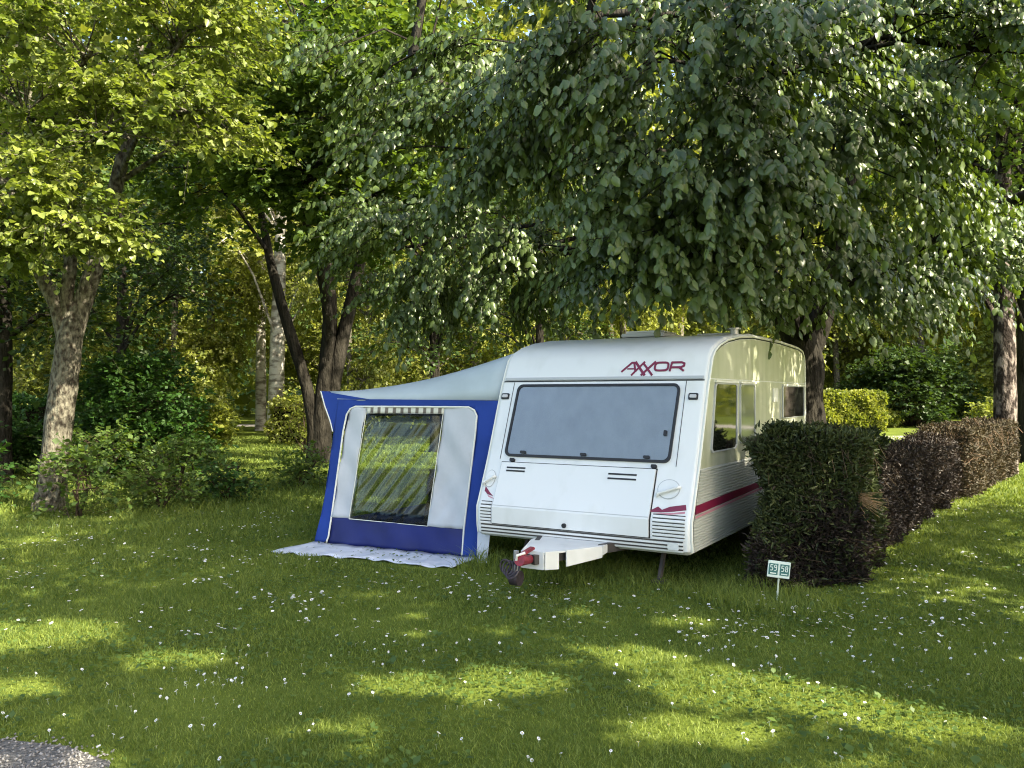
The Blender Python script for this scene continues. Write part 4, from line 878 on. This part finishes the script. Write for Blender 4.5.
# ------------------------------------------------ grass
def in_gravel(x, y): 
    yb = np.interp(x, [-14, -4, -2.6, -2.15, -1.85, -1.75, -1.5], [3.9, 4.18, 4.16, 4.06, 3.88, 3.6, 3.0]); return (x < -1.5) & (y < yb)
ca, sa = math.cos(-CARR), math.sin(-CARR)
def car_local(x, y):
    dx, dy = x-CARO[0], y-CARO[1]; return dx*ca-dy*sa, dx*sa+dy*ca
def grass():
    g = np.random.default_rng(99); X = []; Y = []; H = []; W = []
    for y0, y1, dens, h, wd in ((3.3, 5.5, 6200, .021, .0038), (5.5, 8, 3600, .026, .005), (8, 12, 1700, .034, .0075), (12, 20, 420, .045, .014), (20, 34, 110, .06, .026)):
        xw = lambda y: .66*y+1.2
        n = int(dens*(y1-y0)*2*xw((y0+y1)/2)); y = g.uniform(y0, y1, n); x = g.uniform(-1, 1, n)*(.66*y+1.2)
        X.append(x); Y.append(y); H.append(np.full(n, h)*g.uniform(.5, 1.5, n)); W.append(np.full(n, wd)*g.uniform(.7, 1.3, n))
    X, Y, H, W = map(np.concatenate, (X, Y, H, W))
    lx, ly = car_local(X, Y)
    tuft = np.clip(np.sin(X*2.3+Y*1.1)*np.sin(Y*3.1-X*1.7)+.4*np.sin(X*7+Y*5), -1, 1)
    H *= 1+.42*tuft
    near_edge = ((np.abs(lx) < 1.15) & (ly > -.35) & (ly < .5)) | (np.hypot(X-2.1, Y-6.95) < .6)
    H = np.where(near_edge & (g.random(len(X)) < .45), H*3.6, H)
    left = (X < -3.5) & (Y > 10.2) & (Y < 17); H = np.where(left & (g.random(len(X)) < .3), H*2.2, H)
    keep = ~in_gravel(X, Y) & ~((lx > -3.4) & (lx < -1.1) & (ly > .1) & (ly < 2.8) & (g.random(len(X)) < .5))
    keep &= ~((lx > -3.75) & (lx < -1.2) & (ly > -.47) & (ly < .2) & (g.random(len(X)) < .99))
    keep |= False
    X, Y, H, W, tuft = X[keep], Y[keep], H[keep], W[keep], tuft[keep]; n = len(X)
    a = g.uniform(0, 6.28, n); ln = g.normal(0, .55, (n, 2))*H[:, None]
    B_ = np.c_[X, Y, np.zeros(n)]; s = np.c_[np.cos(a), np.sin(a), np.zeros(n)]*W[:, None]/2
    mid = B_+np.c_[ln*.35, H*.6]; tip = B_+np.c_[ln*1.3, H]
    V = np.stack([B_-s, B_+s, mid+s*.8, tip, mid-s*.8], 1).reshape(-1, 3); b_ = np.arange(n)[:, None]*5
    Fq = np.concatenate([b_+np.array([[0, 1, 2, 4]])], 0); 
    me = bpy.data.meshes.new('grass')
    nv = len(V); me.vertices.add(nv); me.vertices.foreach_set('co', V.astype(np.float32).ravel())
    quad = (b_+np.array([[0, 1, 2, 4]])); tri = b_+np.array([[4, 2, 3]]); loops = np.concatenate([quad, tri], 1).ravel()
    me.loops.add(len(loops)); me.loops.foreach_set('vertex_index', loops.astype(np.int32))
    starts = np.stack([np.arange(n)*7, np.arange(n)*7+4], 1).ravel(); me.polygons.add(2*n); me.polygons.foreach_set('loop_start', starts.astype(np.int32))
    dry = np.clip(np.sin(X*.9+Y*.6+1)*np.sin(Y*1.3-X*.5)*.5+.5*np.sin(X*3.3-Y*2.9)*np.sin(X*1.9+Y*4.1), -1, 1)
    tone = np.clip(.40+.20*dry+g.normal(0, .22, n), 0, 1)
    at_ = me.attributes.new('tone', 'FLOAT', 'POINT'); at_.data.foreach_set('value', np.repeat(tone, 5).astype(np.float32))
    me.update(calc_edges=True); tag(link('grass', me, M['grass']), 'short mown meadow grass covering the lawn', None, kind='stuff')
grass()
# clover and plantain leaves low in the lawn
def clover():
    g = np.random.default_rng(5); n = 42000; y = g.uniform(3.6, 12, n); x = g.uniform(-1, 1, n)*(.66*y+1); k = (np.sin(x*1.7+y)*np.sin(y*2.1-x)+g.normal(0, .4, n) > .1) & ~in_gravel(x, y)
    x, y = x[k], y[k]; n = len(x); P = np.c_[x, y, g.uniform(.012, .04, n)]; D = g.normal(0, 1, (n, 3)); D[:, 2] = .25
    o = link('ground_cover', leaves('ground_cover', P, D, np.tile([0, 0, 1.], (n, 1)), g.uniform(.016, .042, n)*(1+.5*(g.random(n) < .1)), np.clip(g.normal(.35, .2, n), 0, 1), wide=.8, simple=True), M['L_mid'])
    tag(o, 'clover leaves spread low through the lawn', None, kind='stuff')
clover()
# gravel stones
def stones():
    g = np.random.default_rng(8); n = 5000; x = g.uniform(-4.2, -1.5, n); y = g.uniform(3.2, 4.25, n); k = in_gravel(x, y-g.exponential(.04, n)); x, y = x[k], y[k]; n = len(x)
    r = g.uniform(.004, .011, n); V = []
    o8 = np.array([(1, 0, 0), (0, 1, 0), (-1, 0, 0), (0, -1, 0), (0, 0, .7), (0, 0, -.7)]); a = g.uniform(0, 6.3, n)
    jit = g.uniform(.7, 1.3, (n, 6, 1)); Q = o8[None]*jit*r[:, None, None]
    Q = np.stack([Q[..., 0]*np.cos(a)[:, None]-Q[..., 1]*np.sin(a)[:, None], Q[..., 0]*np.sin(a)[:, None]+Q[..., 1]*np.cos(a)[:, None], Q[..., 2]], -1)
    V = (Q+np.c_[x, y, r*.3+.008][:, None, :]).reshape(-1, 3); b_ = np.arange(n)[:, None]*6
    F_ = np.concatenate([b_+np.array([f]) for f in ((0, 1, 4), (1, 2, 4), (2, 3, 4), (3, 0, 4), (1, 0, 5), (2, 1, 5), (3, 2, 5), (0, 3, 5))], 0)
    o = link('gravel', fast_mesh('gravel', V, F_, g.random(n).repeat(6)), mat('stone', (.14, .135, .125), .9, .2, col2=(.32, .31, .29), vscale=60, detail=1)); tag(o, 'loose grey gravel stones at the road edge', None, kind='stuff')
stones()
# daisies: the nearest three hundred stand singly, the rest as one scatter
def daisy_arrays(c, r, g):
    """petal ring quads + eye for a set of heads"""
    n = len(c); K = 8; t = g.uniform(0, 6.28, n); tilt = g.normal(0, .22, (n, 2)); V = []
    for k in range(K):
        a = t+2*math.pi*k/K
        for rr, da in ((.22, 0), (.8, -.32), (1.0, 0), (.8, .32)):
            q = np.c_[np.cos(a+da)*rr*r, np.sin(a+da)*rr*r, np.zeros(n)]; q[:, 2] = q[:, 0]*tilt[:, 0]+q[:, 1]*tilt[:, 1]+.12*rr*r; V.append(c+q)
    for k in range(6):
        a = t+2*math.pi*k/6; q = np.c_[np.cos(a)*.3*r, np.sin(a)*.3*r, np.full(n, .16)*r]; V.append(c+q)
    V = np.stack(V, 1); return V, K
def daisies():
    g = np.random.default_rng(12); pts = []
    cl = [(g.uniform(-1, 1)*(.6*y), y, g.uniform(.1, .5)) for y in g.uniform(4, 12.5, 95)]
    cl += [(-.2, 7.2, .3)]*3+[(.25, 6.95, .3)]*5+[(.5, 6.7, .3)]*2+[(2.2, 6.2, .5)]*4+[(3.4, 6.3, .7)]*5+[(-1.2, 6, .5)]*3+[(-2.6, 8.5, .9)]*5+[(4.5, 7.6, .9)]*4+[(1.6, 6.3, .4)]*3+[(-1.4, 4.6, .5)]*2+[(-2.2, 9.5, .8)]*3
    for x, y, s in cl:
        for k in range(g.integers(5, 16)): pts.append((x+g.normal(0, s), y+g.normal(0, s)))
    for k in range(480): y = g.uniform(4, 13); pts.append((g.uniform(-1, 1)*(.64*y), y))
    P = np.array(pts); lx, ly = car_local(P[:, 0], P[:, 1])
    ok = ~in_gravel(P[:, 0], P[:, 1]-.05) & ~((lx > -3.9) & (lx < 1.1) & (ly > np.where(lx < -1.15, -.55, -.15)) & (ly < 5)) & (P[:, 1] > 3.7) & (np.abs(P[:, 0]) < .64*P[:, 1]+.3)
    P = P[ok]; P = P[np.argsort(P[:, 1])]
    V, K = daisy_arrays(np.zeros((1, 3))+[0, 0, .026], np.array([.0098]), g); V = V[0]
    me = bpy.data.meshes.new('daisy'); st = [(.0012, 0, 0), (-.0006, .001, 0), (-.0006, -.001, 0), (.0010, 0, .026), (-.0005, .001, .026), (-.0005, -.001, .026)]; nb = len(V)
    me.from_pydata([tuple(v) for v in V]+st, [], [tuple(range(4*k, 4*k+4)) for k in range(K)]+[tuple(range(4*K, 4*K+6))]+[(nb, nb+1, nb+4, nb+3), (nb+1, nb+2, nb+5, nb+4), (nb+2, nb, nb+3, nb+5)]); me.update()
    me.materials.append(M['petal']); me.materials.append(M['yolk']); me.materials.append(M['stake'])
    me.polygons[K].material_index = 1
    for k in (1, 2, 3): me.polygons[K+k].material_index = 2
    for i in range(min(300, len(P))):
        o = bpy.data.objects.new('daisy', me); COL.objects.link(o); s = random.uniform(.75, 1.15)
        o.location = (P[i, 0], P[i, 1], 0); o.rotation_euler = (random.gauss(0, .15), random.gauss(0, .15), random.uniform(0, 6.28)); o.scale = (s, s, random.uniform(.7, 1.1))
        tag(o, 'small white daisy with a yellow eye growing in the lawn', 'flower', 'daisies scattered over the near lawn')
    P = P[300:]; n = len(P)
    V, K = daisy_arrays(np.c_[P, g.uniform(.03, .048, n)], g.uniform(.010, .015, n), g); m = V.shape[1]
    me = bpy.data.meshes.new('daisies'); fs_ = []
    for i in range(n):
        b_ = i*m; fs_ += [tuple(range(b_+4*k, b_+4*k+4)) for k in range(K)]+[tuple(range(b_+4*K, b_+4*K+6))]
    me.from_pydata(V.reshape(-1, 3).tolist(), [], fs_); me.update(); me.materials.append(M['petal']); me.materials.append(M['yolk'])
    mi = np.zeros(len(fs_), np.int32); mi[K::K+1] = 1; me.polygons.foreach_set('material_index', mi)
    o = bpy.data.objects.new('daisies', me); COL.objects.link(o); tag(o, 'many more daisies scattered farther off over the lawn', None, kind='stuff')
daisies()
